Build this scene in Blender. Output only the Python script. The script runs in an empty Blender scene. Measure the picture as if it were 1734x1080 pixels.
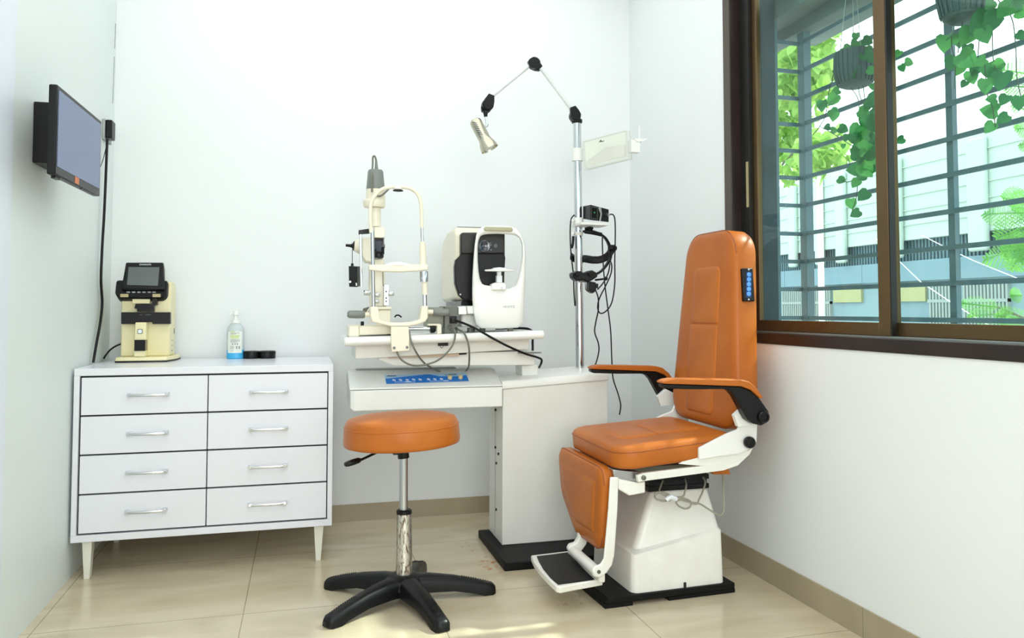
import bpy, bmesh, math, random
from mathutils import Vector, Matrix, Quaternion
random.seed(7)
PI = math.pi
S = bpy.context.scene
COL = S.collection
# ---------------------------------------------------------------- calibrated camera (image 1734 x 1080)
FP, YAW, PIT, CX, CY, HC = 1327.54, math.radians(14.8615), math.radians(2.4936), 867.0, 467.28, 1.1
FW = Vector((math.sin(YAW) * math.cos(PIT), math.cos(YAW) * math.cos(PIT), math.sin(PIT)))
RT = Vector((math.cos(YAW), -math.sin(YAW), 0.0))
UP = RT.cross(FW)
CAM = Vector((0, 0, HC))


def ray(u, v): return RT * (u - CX) + UP * (CY - v) + FW * FP
def PY(u, v, y): d = ray(u, v); return CAM + d * (y / d.y)          # photo pixel -> point on a plane y = const
def PX(u, v, x): d = ray(u, v); return CAM + d * (x / d.x)
def PZ(u, v, z): d = ray(u, v); return CAM + d * ((z - HC) / d.z)


XL, XR, YB, ZC = -0.917, 1.834, 4.222, 3.1
# ---------------------------------------------------------------- materials


def lin(c):
    return tuple(((x / 255) / 12.92 if x / 255 <= 0.04045 else ((x / 255 + 0.055) / 1.055) ** 2.4) for x in c)


def mat(name, col, rough=0.5, metal=0.0, col2=None, scale=6.0, amt=0.5, bump=0.0, bscale=80.0, coat=0.0, spec=0.5, stretch=None):
    m = bpy.data.materials.new(name); m.use_nodes = True
    nt = m.node_tree; b = nt.nodes['Principled BSDF']
    b.inputs['Roughness'].default_value = rough; b.inputs['Metallic'].default_value = metal
    b.inputs['Specular IOR Level'].default_value = spec
    b.inputs['Coat Weight'].default_value = coat
    tc = nt.nodes.new('ShaderNodeTexCoord')
    if col2 is None: col2 = tuple(max(0, c - 6) for c in col)
    src = tc.outputs['Object']
    if stretch:
        mp = nt.nodes.new('ShaderNodeMapping'); mp.inputs['Scale'].default_value = stretch
        nt.links.new(src, mp.inputs[0]); src = mp.outputs[0]
    n = nt.nodes.new('ShaderNodeTexNoise'); n.inputs['Scale'].default_value = scale; n.inputs['Detail'].default_value = 4
    nt.links.new(src, n.inputs['Vector'])
    r = nt.nodes.new('ShaderNodeValToRGB')
    r.color_ramp.elements[0].position = 0.5 - amt / 2; r.color_ramp.elements[1].position = 0.5 + amt / 2
    r.color_ramp.elements[0].color = (*lin(col2), 1); r.color_ramp.elements[1].color = (*lin(col), 1)
    nt.links.new(n.outputs['Fac'], r.inputs[0]); nt.links.new(r.outputs[0], b.inputs['Base Color'])
    if bump:
        n2 = nt.nodes.new('ShaderNodeTexNoise'); n2.inputs['Scale'].default_value = bscale
        nt.links.new(tc.outputs['Object'], n2.inputs['Vector'])
        bp = nt.nodes.new('ShaderNodeBump'); bp.inputs['Strength'].default_value = bump; bp.inputs['Distance'].default_value = 0.002
        nt.links.new(n2.outputs['Fac'], bp.inputs['Height']); nt.links.new(bp.outputs[0], b.inputs['Normal'])
    return m


def emis(m, col, s):
    b = m.node_tree.nodes['Principled BSDF']
    b.inputs['Emission Color'].default_value = (*lin(col), 1); b.inputs['Emission Strength'].default_value = s
    return m


def glassmat(name, tint, gloss=0.08):
    m = bpy.data.materials.new(name); m.use_nodes = True
    nt = m.node_tree; nt.nodes.clear()
    o = nt.nodes.new('ShaderNodeOutputMaterial'); mx = nt.nodes.new('ShaderNodeMixShader')
    t = nt.nodes.new('ShaderNodeBsdfTransparent'); g = nt.nodes.new('ShaderNodeBsdfGlossy')
    f = nt.nodes.new('ShaderNodeLayerWeight'); f.inputs['Blend'].default_value = 0.5
    t.inputs[0].default_value = (*lin(tint), 1); g.inputs['Roughness'].default_value = 0.02
    pw = nt.nodes.new('ShaderNodeMath'); pw.operation = 'POWER'; pw.inputs[1].default_value = 5.0
    mu = nt.nodes.new('ShaderNodeMath'); mu.operation = 'MULTIPLY_ADD'; mu.inputs[1].default_value = 0.5; mu.inputs[2].default_value = gloss * 0.4
    nt.links.new(f.outputs['Facing'], pw.inputs[0]); nt.links.new(pw.outputs[0], mu.inputs[0]); nt.links.new(mu.outputs[0], mx.inputs[0])
    nt.links.new(t.outputs[0], mx.inputs[1]); nt.links.new(g.outputs[0], mx.inputs[2]); nt.links.new(mx.outputs[0], o.inputs[0])
    return m


M = {}
M['wall'] = mat('wall_paint', (233, 237, 238), 0.55, col2=(229, 233, 234), scale=1.2, bump=0.05, bscale=40)
M['wall_side'] = mat('wall_side_paint', (227, 235, 234), 0.5, col2=(222, 231, 229), scale=1.2, bump=0.05, bscale=40)
M['panel'] = mat('pale_blue_laminate', (226, 233, 244), 0.4)
M['base'] = mat('baseboard_tile', (172, 160, 136), 0.3, col2=(156, 144, 120), scale=4)
M['lam'] = mat('white_laminate', (231, 233, 240), 0.22, col2=(228, 230, 238), scale=2)
M['gap'] = mat('black_gap', (14, 14, 18), 0.6)
M['legc'] = mat('cream_leg_paint', (228, 228, 216), 0.4)
M['chrome'] = mat('chrome', (215, 218, 222), 0.14, 1.0)
M['steel'] = mat('brushed_steel', (190, 194, 198), 0.28, 1.0)
M['nickel'] = mat('satin_nickel', (196, 190, 172), 0.2, 1.0)
M['black'] = mat('black_plastic', (13, 14, 16), 0.36, col2=(9, 10, 11), spec=0.3)
M['blackg'] = mat('gloss_black', (7, 8, 9), 0.15, spec=0.35)
M['rubber'] = mat('black_rubber', (12, 13, 14), 0.6, bump=0.2, spec=0.25)
M['cream'] = mat('cream_enamel', (238, 232, 212), 0.3, col2=(233, 226, 204), scale=3)
M['creamy'] = mat('aged_ivory', (238, 230, 188), 0.35, col2=(232, 222, 172), scale=4)
M['white'] = mat('white_enamel', (240, 241, 238), 0.25, col2=(234, 235, 231), scale=3)
M['whiteD'] = mat('worn_white_enamel', (238, 238, 233), 0.3, col2=(232, 230, 222), scale=10, amt=0.3)
M['offw'] = mat('off_white_metal', (232, 233, 229), 0.4, col2=(226, 226, 220), scale=5)
M['grey'] = mat('grey_plastic', (124, 129, 124), 0.4)
M['dgrey'] = mat('olive_grey_metal', (104, 106, 96), 0.45)
M['lgrey'] = mat('olive_grey_light', (146, 148, 134), 0.45)
M['leather'] = mat('tan_orange_leather', (192, 110, 40), 0.38, col2=(168, 88, 25), scale=3.5, amt=0.5, bump=0.12, bscale=160, spec=0.3)
M['leatherp'] = mat('tan_orange_leather_panel', (194, 112, 42), 0.38, col2=(170, 90, 27), scale=3.0, bump=0.12, bscale=160, spec=0.3)
M['seam'] = mat('leather_seam', (150, 80, 34), 0.5)
M['wood'] = mat('dark_wood', (40, 25, 21), 0.35, col2=(26, 17, 15), scale=5, stretch=(1, 1, 0.2))
M['woodf'] = mat('dark_wood_front', (74, 62, 50), 0.4, col2=(60, 48, 38), scale=5, stretch=(1, 1, 0.2))
M['bronze'] = mat('bronze_aluminium', (104, 84, 54), 0.34, 0.6, col2=(92, 72, 46))
M['dark'] = mat('dark_track', (22, 21, 18), 0.4)
M['grille'] = mat('blue_grey_iron', (92, 116, 126), 0.5, col2=(80, 104, 114), scale=9)
M['sash_edge'] = mat('weathered_alloy', (150, 156, 154), 0.4, 0.6)
M['conc'] = mat('weathered_concrete', (120, 132, 130), 0.8, col2=(92, 104, 104), scale=4)
M['reveal'] = mat('dark_outer_reveal', (58, 72, 80), 0.7, col2=(44, 58, 66), scale=5)
M['pot'] = mat('dark_green_pot', (64, 84, 84), 0.5)
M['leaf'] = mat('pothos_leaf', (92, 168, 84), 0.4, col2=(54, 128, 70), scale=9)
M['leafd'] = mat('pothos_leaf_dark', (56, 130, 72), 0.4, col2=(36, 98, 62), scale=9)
M['tleaf'] = mat('bright_tree_leaf', (196, 226, 88), 0.5, col2=(120, 186, 66), scale=6)
M['fern'] = mat('feathery_leaf', (150, 206, 96), 0.5, col2=(90, 164, 84), scale=8)
M['bark'] = mat('bark', (110, 112, 96), 0.8)
M['vine'] = mat('vine_stem', (70, 84, 66), 0.6)
M['bwall'] = mat('pale_green_cladding', (192, 207, 198), 0.7, col2=(184, 200, 192), scale=0.8, stretch=(1, 0.3, 3))
M['bband'] = mat('blue_grey_band', (128, 156, 168), 0.7, col2=(120, 148, 160), scale=1)
M['byel'] = mat('yellow_board', (176, 176, 130), 0.7)
M['blou'] = mat('grey_louvre', (160, 172, 168), 0.7)
M['bpan'] = mat('pale_blue_panel', (140, 164, 170), 0.7, col2=(126, 152, 162), scale=1.4)
M['bdark'] = mat('dark_corrugated', (98, 124, 132), 0.7)
M['polew'] = mat('white_pole', (244, 248, 246), 0.5)
M['ground'] = mat('pavement', (176, 176, 168), 0.9)
M['blue'] = mat('blue_panel_print', (26, 122, 212), 0.3)
M['lblue'] = mat('light_blue_print', (168, 208, 236), 0.3)
M['ink'] = mat('dark_ink', (40, 44, 60), 0.5)
M['whitep'] = mat('white_print', (236, 240, 248), 0.4)
M['ivory'] = mat('ivory_knob', (226, 204, 150), 0.35)
M['paper'] = mat('label_paper', (236, 240, 232), 0.6)
M['lime'] = mat('lime_print', (206, 224, 140), 0.6)
M['greyp'] = mat('grey_print', (160, 166, 164), 0.6)
M['orange'] = mat('orange_sticker', (214, 120, 74), 0.5)
M['btn'] = mat('blue_button', (64, 140, 226), 0.3)
M['btnd'] = mat('navy_panel', (18, 44, 96), 0.35)
M['cable'] = mat('grey_cable', (112, 112, 100), 0.5)
M['cableb'] = mat('black_cable', (8, 8, 9), 0.45, spec=0.3)
M['cablew'] = mat('braided_grey_cable', (150, 148, 134), 0.5)
M['gold'] = mat('tarnished_gold', (176, 164, 124), 0.4, 0.2)
M['tanpad'] = mat('tan_grey_pad', (176, 172, 142), 0.45)
M['liquid'] = mat('blue_liquid', (70, 180, 232), 0.15)
M['bottle'] = mat('translucent_bottle', (222, 234, 236), 0.25)
M['bottle'].node_tree.nodes['Principled BSDF'].inputs['Transmission Weight'].default_value = 0.25
M['silverb'] = mat('white_silver_button', (236, 238, 240), 0.3)
M['screen'] = mat('monitor_glass', (96, 112, 156), 0.22, col2=(90, 106, 150), scale=1)
M['lscreen'] = mat('small_display', (92, 98, 96), 0.08, coat=0.5)
M['lens'] = mat('dark_lens', (20, 28, 52), 0.05, coat=1)
M['bulb'] = mat('frosted_bulb', (222, 224, 214), 0.3)
M['led'] = mat('green_led', (40, 170, 110), 0.4)
M['glass'] = glassmat('window_glass', (241, 252, 249), 0.05)
M['clear'] = glassmat('clear_sleeve', (252, 253, 251), 0.06)
M['padblk'] = mat('foot_pad_rubber', (17, 18, 19), 0.5, spec=0.3, bump=0.25, bscale=300)
M['arm'] = mat('pale_grey_enamel', (222, 226, 227), 0.3)
M['edge'] = mat('clear_plastic_edge', (214, 211, 198), 0.3)
M['pink'] = mat('unpainted_strip', (206, 186, 164), 0.6)
M['rust'] = mat('rusted_chrome', (150, 140, 128), 0.3, 0.7)

# rusted chrome column: brown flakes below the collar
nt = M['rust'].node_tree; b = nt.nodes['Principled BSDF']
tc = nt.nodes.new('ShaderNodeTexCoord'); mp = nt.nodes.new('ShaderNodeMapping'); mp.inputs['Scale'].default_value = (1, 1, 0.25)
n = nt.nodes.new('ShaderNodeTexNoise'); n.inputs['Scale'].default_value = 150; n.inputs['Detail'].default_value = 10; n.inputs['Roughness'].default_value = 0.65
nt.links.new(tc.outputs['Object'], mp.inputs[0]); nt.links.new(mp.outputs[0], n.inputs['Vector'])
r = nt.nodes.new('ShaderNodeValToRGB'); r.color_ramp.elements[0].position = 0.50; r.color_ramp.elements[1].position = 0.58
nt.links.new(n.outputs['Fac'], r.inputs[0])
mx = nt.nodes.new('ShaderNodeMixRGB'); nt.links.new(r.outputs[0], mx.inputs[0])
mx.inputs[1].default_value = (*lin((214, 214, 210)), 1); mx.inputs[2].default_value = (*lin((104, 78, 60)), 1)
nt.links.new(mx.outputs[0], b.inputs['Base Color'])
mm = nt.nodes.new('ShaderNodeMath'); mm.operation = 'SUBTRACT'; mm.inputs[0].default_value = 1.0; mm.use_clamp = True
nt.links.new(r.outputs[0], mm.inputs[1]); nt.links.new(mm.outputs[0], b.inputs['Metallic'])


def floor_material():
    m = bpy.data.materials.new('polished_beige_tile'); m.use_nodes = True
    nt = m.node_tree; b = nt.nodes['Principled BSDF']
    b.inputs['Roughness'].default_value = 0.16; b.inputs['Specular IOR Level'].default_value = 0.5
    g = nt.nodes.new('ShaderNodeNewGeometry'); sp = nt.nodes.new('ShaderNodeSeparateXYZ'); nt.links.new(g.outputs['Position'], sp.inputs[0])

    def math_(op, a, bb=None, c=None):
        n = nt.nodes.new('ShaderNodeMath'); n.operation = op
        for i, x in enumerate((a, bb, c)):
            if x is None: continue
            if isinstance(x, (int, float)): n.inputs[i].default_value = x
            else: nt.links.new(x, n.inputs[i])
        return n.outputs[0]
    T = 0.686

    def line(o, x0, w):
        f = math_('FRACT', math_('DIVIDE', math_('SUBTRACT', o, x0 - 20 * T), T))
        d = math_('MINIMUM', f, math_('SUBTRACT', 1.0, f))
        return math_('LESS_THAN', d, w / T)
    ln = math_('MAXIMUM', line(sp.outputs[0], -0.2, 0.0014), line(sp.outputs[1], 3.045, 0.0014))
    mp = nt.nodes.new('ShaderNodeMapping'); mp.inputs['Scale'].default_value = (0.7, 2.2, 1); mp.inputs['Rotation'].default_value = (0, 0, 0.3)
    nt.links.new(g.outputs['Position'], mp.inputs[0])
    n = nt.nodes.new('ShaderNodeTexNoise'); n.inputs['Scale'].default_value = 3.0; n.inputs['Detail'].default_value = 8; n.inputs['Distortion'].default_value = 0.6
    nt.links.new(mp.outputs[0], n.inputs['Vector'])
    r = nt.nodes.new('ShaderNodeValToRGB'); e = r.color_ramp.elements
    e[0].position = 0.32; e[0].color = (*lin((192, 178, 150)), 1); e[1].position = 0.68; e[1].color = (*lin((212, 199, 173)), 1)
    nt.links.new(n.outputs['Fac'], r.inputs[0])
    mx = nt.nodes.new('ShaderNodeMixRGB'); nt.links.new(ln, mx.inputs[0]); nt.links.new(r.outputs[0], mx.inputs[1])
    mx.inputs[2].default_value = (*lin((138, 122, 96)), 1)
    out = mx.outputs[0]
    n2 = nt.nodes.new('ShaderNodeTexNoise'); n2.inputs['Scale'].default_value = 38; n2.inputs['Detail'].default_value = 6
    nt.links.new(g.outputs['Position'], n2.inputs['Vector'])
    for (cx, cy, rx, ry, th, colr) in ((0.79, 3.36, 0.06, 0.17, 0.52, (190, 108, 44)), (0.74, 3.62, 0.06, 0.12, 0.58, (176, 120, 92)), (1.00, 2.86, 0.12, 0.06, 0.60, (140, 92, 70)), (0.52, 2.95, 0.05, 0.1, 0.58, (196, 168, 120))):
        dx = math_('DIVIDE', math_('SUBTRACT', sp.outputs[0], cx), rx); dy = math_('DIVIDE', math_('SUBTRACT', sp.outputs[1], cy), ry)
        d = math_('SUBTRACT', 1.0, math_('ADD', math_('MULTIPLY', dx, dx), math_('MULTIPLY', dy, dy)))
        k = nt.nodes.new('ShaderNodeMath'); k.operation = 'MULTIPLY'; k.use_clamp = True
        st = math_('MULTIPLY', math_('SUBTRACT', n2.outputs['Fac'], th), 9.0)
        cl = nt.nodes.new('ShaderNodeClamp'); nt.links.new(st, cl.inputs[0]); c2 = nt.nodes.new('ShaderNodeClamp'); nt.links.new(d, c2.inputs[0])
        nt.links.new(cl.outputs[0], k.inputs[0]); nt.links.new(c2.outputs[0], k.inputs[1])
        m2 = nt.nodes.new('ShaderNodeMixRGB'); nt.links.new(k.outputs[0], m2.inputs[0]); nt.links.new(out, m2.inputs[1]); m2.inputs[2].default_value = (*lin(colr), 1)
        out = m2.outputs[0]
    nt.links.new(out, b.inputs['Base Color'])
    return m


def leafmat(name, a, b_, tr=0.5):
    m = mat(name, a, 0.42, col2=b_, scale=9, spec=0.35); nt = m.node_tree
    p = nt.nodes['Principled BSDF']; o = nt.nodes['Material Output']
    t = nt.nodes.new('ShaderNodeBsdfTranslucent'); mx = nt.nodes.new('ShaderNodeMixShader'); mx.inputs[0].default_value = tr
    nt.links.new(p.inputs['Base Color'].links[0].from_socket, t.inputs[0])
    nt.links.new(p.outputs[0], mx.inputs[1]); nt.links.new(t.outputs[0], mx.inputs[2]); nt.links.new(mx.outputs[0], o.inputs[0])
    return m


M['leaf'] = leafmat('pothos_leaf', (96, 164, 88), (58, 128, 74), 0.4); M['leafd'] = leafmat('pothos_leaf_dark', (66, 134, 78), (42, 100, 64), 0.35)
M['tleaf'] = leafmat('bright_tree_leaf', (184, 210, 112), (132, 182, 92), 0.45); M['fern'] = leafmat('feathery_leaf', (142, 198, 96), (92, 160, 88))
M['floor'] = floor_material()
# ---------------------------------------------------------------- mesh helpers
WL = {}


def NB(): return bmesh.new()


def thing(name, label, cat, loc, group=None):
    o = bpy.data.objects.new(name, None); COL.objects.link(o); o.location = loc
    o.empty_display_size = 0.05
    o['label'] = label; o['category'] = cat
    if group: o['group'] = group
    WL[o.name] = Vector(loc)
    return o


def obj(name, bm, m, parent=None, ang=35, bev=0.0, label=None, cat=None, kind=None, group=None, seg=2):
    vs = [v.co for v in bm.verts]
    c = Vector([(min(v[i] for v in vs) + max(v[i] for v in vs)) / 2 for i in range(3)])
    bmesh.ops.translate(bm, verts=bm.verts, vec=-c)
    bmesh.ops.recalc_face_normals(bm, faces=bm.faces)
    me = bpy.data.meshes.new(name); bm.to_mesh(me); bm.free()
    for p in me.polygons: p.use_smooth = True
    me.set_sharp_from_angle(angle=math.radians(ang))
    me.materials.append(m)
    o = bpy.data.objects.new(name, me); COL.objects.link(o)
    o.location = c - (WL[parent.name] if parent else Vector((0, 0, 0)))
    WL[o.name] = c
    if parent: o.parent = parent
    if bev:
        md = o.modifiers.new('bevel', 'BEVEL'); md.width = bev; md.segments = seg; md.limit_method = 'ANGLE'; md.angle_limit = math.radians(40)
        md.harden_normals = False
    if label: o['label'] = label
    if cat: o['category'] = cat
    if kind: o['kind'] = kind
    if group: o['group'] = group
    return o


def struct(name, bm, m, bev=0.0): return obj(name, bm, m, kind='structure', bev=bev)


def box(bm, x0, x1, y0, y1, z0, z1, Mx=None):
    co = [(x, y, z) for x in (x0, x1) for y in (y0, y1) for z in (z0, z1)]
    v = [bm.verts.new(Mx @ Vector(c) if Mx else c) for c in co]
    for f in ((0, 1, 3, 2), (4, 6, 7, 5), (0, 4, 5, 1), (2, 3, 7, 6), (0, 2, 6, 4), (1, 5, 7, 3)): bm.faces.new([v[i] for i in f])
    return bm


def loft(bm, rings, c0=True, c1=True, closed=True):
    rv = [[bm.verts.new(p) for p in r] for r in rings]; n = len(rv[0])
    for a, b in zip(rv, rv[1:]):
        for i in range(n if closed else n - 1):
            j = (i + 1) % n
            bm.faces.new((a[i], a[j], b[j], b[i]))
    if c0: bm.faces.new(rv[0][::-1])
    if c1: bm.faces.new(rv[-1])
    return bm


def prism(bm, pts, vec):
    vec = Vector(vec); pts = [Vector(p) for p in pts]
    return loft(bm, [pts, [p + vec for p in pts]])


def frame(ax):
    ax = ax.normalized(); h = Vector((0, 0, 1)) if abs(ax.z) < 0.9 else Vector((1, 0, 0))
    a = ax.cross(h).normalized(); return a, ax.cross(a).normalized()


def lathe(bm, prof, o, ax, n=28):
    o = Vector(o); ax = Vector(ax).normalized(); a, b = frame(ax); rings = []
    for r, h in prof:
        r = max(r, 1e-4)
        rings.append([o + ax * h + (a * math.cos(2 * PI * i / n) + b * math.sin(2 * PI * i / n)) * r for i in range(n)])
    return loft(bm, rings)


def cyl(bm, p0, p1, r0, r1=None, n=20):
    p0 = Vector(p0); p1 = Vector(p1); r1 = r0 if r1 is None else r1
    return lathe(bm, [(r0, 0), (r1, (p1 - p0).length)], p0, p1 - p0, n)


def spl(pts, k=6):
    pts = [Vector(p) for p in pts]; out = []
    P = [pts[0] * 2 - pts[1]] + pts + [pts[-1] * 2 - pts[-2]]
    for i in range(1, len(P) - 2):
        for j in range(k):
            t = j / k; a, b, c, d = P[i - 1:i + 3]
            out.append(0.5 * ((2 * b) + (c - a) * t + (2 * a - 5 * b + 4 * c - d) * t * t + (3 * b - a - 3 * c + d) * t ** 3))
    return out + [pts[-1]]


def tube(bm, pts, r, n=8, flat=1.0, ref=None, taper=None):
    pts = [Vector(p) for p in pts]; rings = []; pa = None
    for i, p in enumerate(pts):
        t = (pts[min(i + 1, len(pts) - 1)] - pts[max(i - 1, 0)]).normalized()
        if pa is None:
            a = frame(t)[0] if ref is None else (Vector(ref) - t * t.dot(Vector(ref))).normalized()
        else:
            a = (pa - t * t.dot(pa)).normalized()
        pa = a; b = t.cross(a)
        rr = r if taper is None else r * (taper[0] + (taper[1] - taper[0]) * i / (len(pts) - 1))
        rings.append([p + (a * math.cos(2 * PI * k / n) + b * math.sin(2 * PI * k / n) * flat) * rr for k in range(n)])
    return loft(bm, rings)


def ball(bm, c, rx, ry=None, rz=None, n=16):
    ry = rx if ry is None else ry; rz = rx if rz is None else rz; c = Vector(c)
    rings = []
    for i in range(n // 2 + 1):
        th = -PI / 2 + PI * i / (n // 2); q = max(math.cos(th), 1e-3)
        rings.append([c + Vector((rx * q * math.cos(2 * PI * k / n), ry * q * math.sin(2 * PI * k / n), rz * math.sin(th))) for k in range(n)])
    return loft(bm, rings)


def torus(bm, c, ax, R, r, n=24, m=8):
    c = Vector(c); ax = Vector(ax).normalized(); a, b = frame(ax)
    g = []
    for i in range(n):
        d = a * math.cos(2 * PI * i / n) + b * math.sin(2 * PI * i / n)
        g.append([bm.verts.new(c + d * (R + r * math.cos(2 * PI * k / m)) + ax * r * math.sin(2 * PI * k / m)) for k in range(m)])
    for i in range(n):
        for k in range(m):
            bm.faces.new((g[i][k], g[(i + 1) % n][k], g[(i + 1) % n][(k + 1) % m], g[i][(k + 1) % m]))
    return bm


def rpoly(cor, ins=0.0, k=6):
    """convex CCW corners (x, y, r) -> rounded outline, moved inwards by ins"""
    n = len(cor); P = [Vector((c[0], c[1])) for c in cor]; L = []
    for i in range(n):
        d = (P[(i + 1) % n] - P[i]).normalized(); nn = Vector((-d.y, d.x)); L.append((P[i] + nn * ins, d))
    C = []
    for i in range(n):
        p, d = L[i - 1]; q, e = L[i]
        den = d.x * e.y - d.y * e.x
        t = ((q.x - p.x) * e.y - (q.y - p.y) * e.x) / den
        C.append(p + d * t)
    out = []
    for i in range(n):
        d0 = L[i - 1][1]; d1 = L[i][1]; r = max(cor[i][2] - ins, 0.004)
        ang = math.acos(max(-1, min(1, d0.dot(d1)))); t = r * math.tan(ang / 2)
        a = C[i] - d0 * t; cc = a + Vector((-d0.y, d0.x)) * r
        s = math.atan2(a.y - cc.y, a.x - cc.x)
        for j in range(k + 1): out.append(Vector((cc.x + r * math.cos(s + ang * j / k), cc.y + r * math.sin(s + ang * j / k))))
    return out


def pillow(bm, cor, layers, Mx, k=6):
    return loft(bm, [[Mx @ Vector((p.x, p.y, h)) for p in rpoly(cor, ins, k)] for ins, h in layers])


def axes(o, a, b, c):
    a, b, c = Vector(a), Vector(b), Vector(c); m = Matrix.Identity(4)
    for i in range(3): m[i][0], m[i][1], m[i][2], m[i][3] = a[i], b[i], c[i], o[i]
    return m


def rect(x0, x1, y0, y1, r): return [(x0, y0, r), (x1, y0, r), (x1, y1, r), (x0, y1, r)]


def text(name, s, size, o, a, b, m, parent, label=None, depth=0.0004, align='CENTER'):
    cu = bpy.data.curves.new(name, 'FONT'); cu.body = s; cu.size = size; cu.align_x = align; cu.align_y = 'CENTER'; cu.extrude = depth; cu.resolution_u = 3
    t = bpy.data.objects.new('tmp_text', cu); COL.objects.link(t); bpy.context.view_layer.update()
    me = bpy.data.meshes.new_from_object(t); bpy.data.objects.remove(t); bpy.data.curves.remove(cu)
    a = Vector(a).normalized(); b = Vector(b).normalized()
    me.transform(axes(o, a, b, a.cross(b)))
    bm = NB(); bm.from_mesh(me); bpy.data.meshes.remove(me)
    return obj(name, bm, m, parent, label=label)


# ---------------------------------------------------------------- the room
bm = NB(); box(bm, XL - 0.1, XR + 0.15, -1.6, YB + 0.1, -0.1, 0); struct('floor', bm, M['floor'])
bm = NB(); box(bm, XL - 0.1, XR + 0.15, -1.6, YB + 0.1, ZC, ZC + 0.1); struct('ceiling', bm, M['wall'])
bm = NB(); box(bm, XL - 0.1, XL, -1.6, YB + 0.1, 0, ZC); struct('wall_left', bm, M['wall_side'])
bm = NB(); box(bm, XL, XR, YB, YB + 0.1, 0, ZC); struct('wall_back', bm, M['wall'])
bm = NB(); box(bm, XL, XR, -1.7, -1.6, 0, ZC); struct('wall_front', bm, M['wall'])
WY0, WY1, WZ0, WZ1, XO = 0.55, 3.149, 0.962, 2.66, 2.02
bm = NB()
box(bm, XR, XO, -1.6, YB + 0.1, 0, WZ0); box(bm, XR, XO, -1.6, YB + 0.1, WZ1, ZC)
box(bm, XR, XO, -1.6, WY0, WZ0, WZ1); box(bm, XR, XO, WY1, YB + 0.1, WZ0, WZ1)
struct('wall_right', bm, M['wall'])
bm = NB(); box(bm, XL, XR, YB - 0.008, YB, 0, 0.088); struct('baseboard_back', bm, M['base'])
bm = NB(); box(bm, XR - 0.007, XR, -1.6, 2.289, 0, 0.10); box(bm, XR - 0.007, XR, 2.291, YB - 0.008, 0, 0.10); struct('baseboard_right', bm, M['base'])
# slim pale-blue board on the left wall at the very edge of the view
yl = PX(20, 200, XL)[1]
bm = NB(); box(bm, XL, XL + 0.006, 1.2, yl, 0.0, ZC); struct('trim_1', bm, M['panel'])
# dark shrinkage crack / wire up the left corner
bm = NB()
for v0, v1 in ((40, 82), (96, 175)):
    a = PX(197 - v0 * 0.037, v0, XL); b_ = PX(197 - v1 * 0.037, v1, XL)
    tube(bm, [a + Vector((0.001, 0, 0)), b_ + Vector((0.001, 0, 0))], 0.0011, 6)
struct('trim_2', bm, M['grey'])

# ---------------------------------------------------------------- window in the right wall
win = bpy.data.objects.new('window_1', None); COL.objects.link(win); win.location = (XR, 1.85, WZ0); WL['window_1'] = Vector(win.location)
win['kind'] = 'structure'
bm = NB(); x0, x1 = XR - 0.006, 1.945
yj = 3.094
box(bm, x0, x1, WY0, WY0 + 0.055, WZ0, WZ1); box(bm, x0, x1, yj, WY1 - 0.001, WZ0, WZ1)
box(bm, x0, x1, WY0 + 0.055, yj, WZ1 - 0.055, WZ1); box(bm, x0, x1, WY0 + 0.055, yj, WZ0, 1.008)
obj('window_frame', bm, M['wood'], win, bev=0.003)
bm = NB(); box(bm, x0 - 0.002, x0, yj, WY1 - 0.001, WZ0, WZ1); obj('casing_edge', bm, M['woodf'], win)
bm = NB(); box(bm, 1.858, 1.94, WY0 + 0.055, yj, 1.0081, 1.0125); obj('sill_track', bm, M['sash_edge'], win)


def sash(xa, xb, ya, yb, wa, wb, name):
    bm = NB(); z0, z1 = 1.013, WZ1 - 0.056
    box(bm, xa, xb, ya, ya + wa, z0, z1); box(bm, xa, xb, yb - wb, yb, z0, z1)
    box(bm, xa, xb, ya + wa, yb - wb, z0, 1.058); box(bm, xa, xb, ya + wa, yb - wb, z1 - 0.045, z1)
    s = obj('sash', bm, M['bronze'], win, bev=0.002)
    bm = NB(); xm = (xa + xb) / 2
    box(bm, xm - 0.002, xm + 0.002, ya + wa, yb - wb, 1.058, z1 - 0.045)
    obj('pane', bm, M['glass'], s)
    return s


s1 = sash(1.895, 1.917, 2.213, 3.06, 0.054, 0.07, 'sash')
bm = NB(); box(bm, 1.876, 1.893, 3.022, 3.0939, 1.013, WZ1 - 0.056); box(bm, 1.893, 1.921, 3.061, 3.0939, 1.013, WZ1 - 0.056); obj('jamb_track', bm, M['dark'], win)
bm = NB(); box(bm, 1.9455, 2.019, 3.035, 3.147, 1.009, WZ1 - 0.002); box(bm, 1.9455, 2.04, WY0 + 0.06, 3.034, WZ0 + 0.001, 1.03); obj('outer_reveal', bm, M['reveal'], win)
bm = NB(); box(bm, 1.897, 1.919, 2.206, 2.2129, 1.013, WZ1 - 0.056); obj('seal', bm, M['dark'], s1)
s2 = sash(1.922, 1.944, WY0 + 0.056, 2.262, 0.06, 0.045, 'sash')
bm = NB()
for z in (1.62, 1.42): box(bm, 1.925, 1.93, 3.062, 3.075, z, z + 0.05)
lt = NB(); box(lt, 1.87, 1.8755, 3.03, 3.042, 1.55, 1.75); obj('latch', lt, M['gold'], s1)
bm.free()

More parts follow.
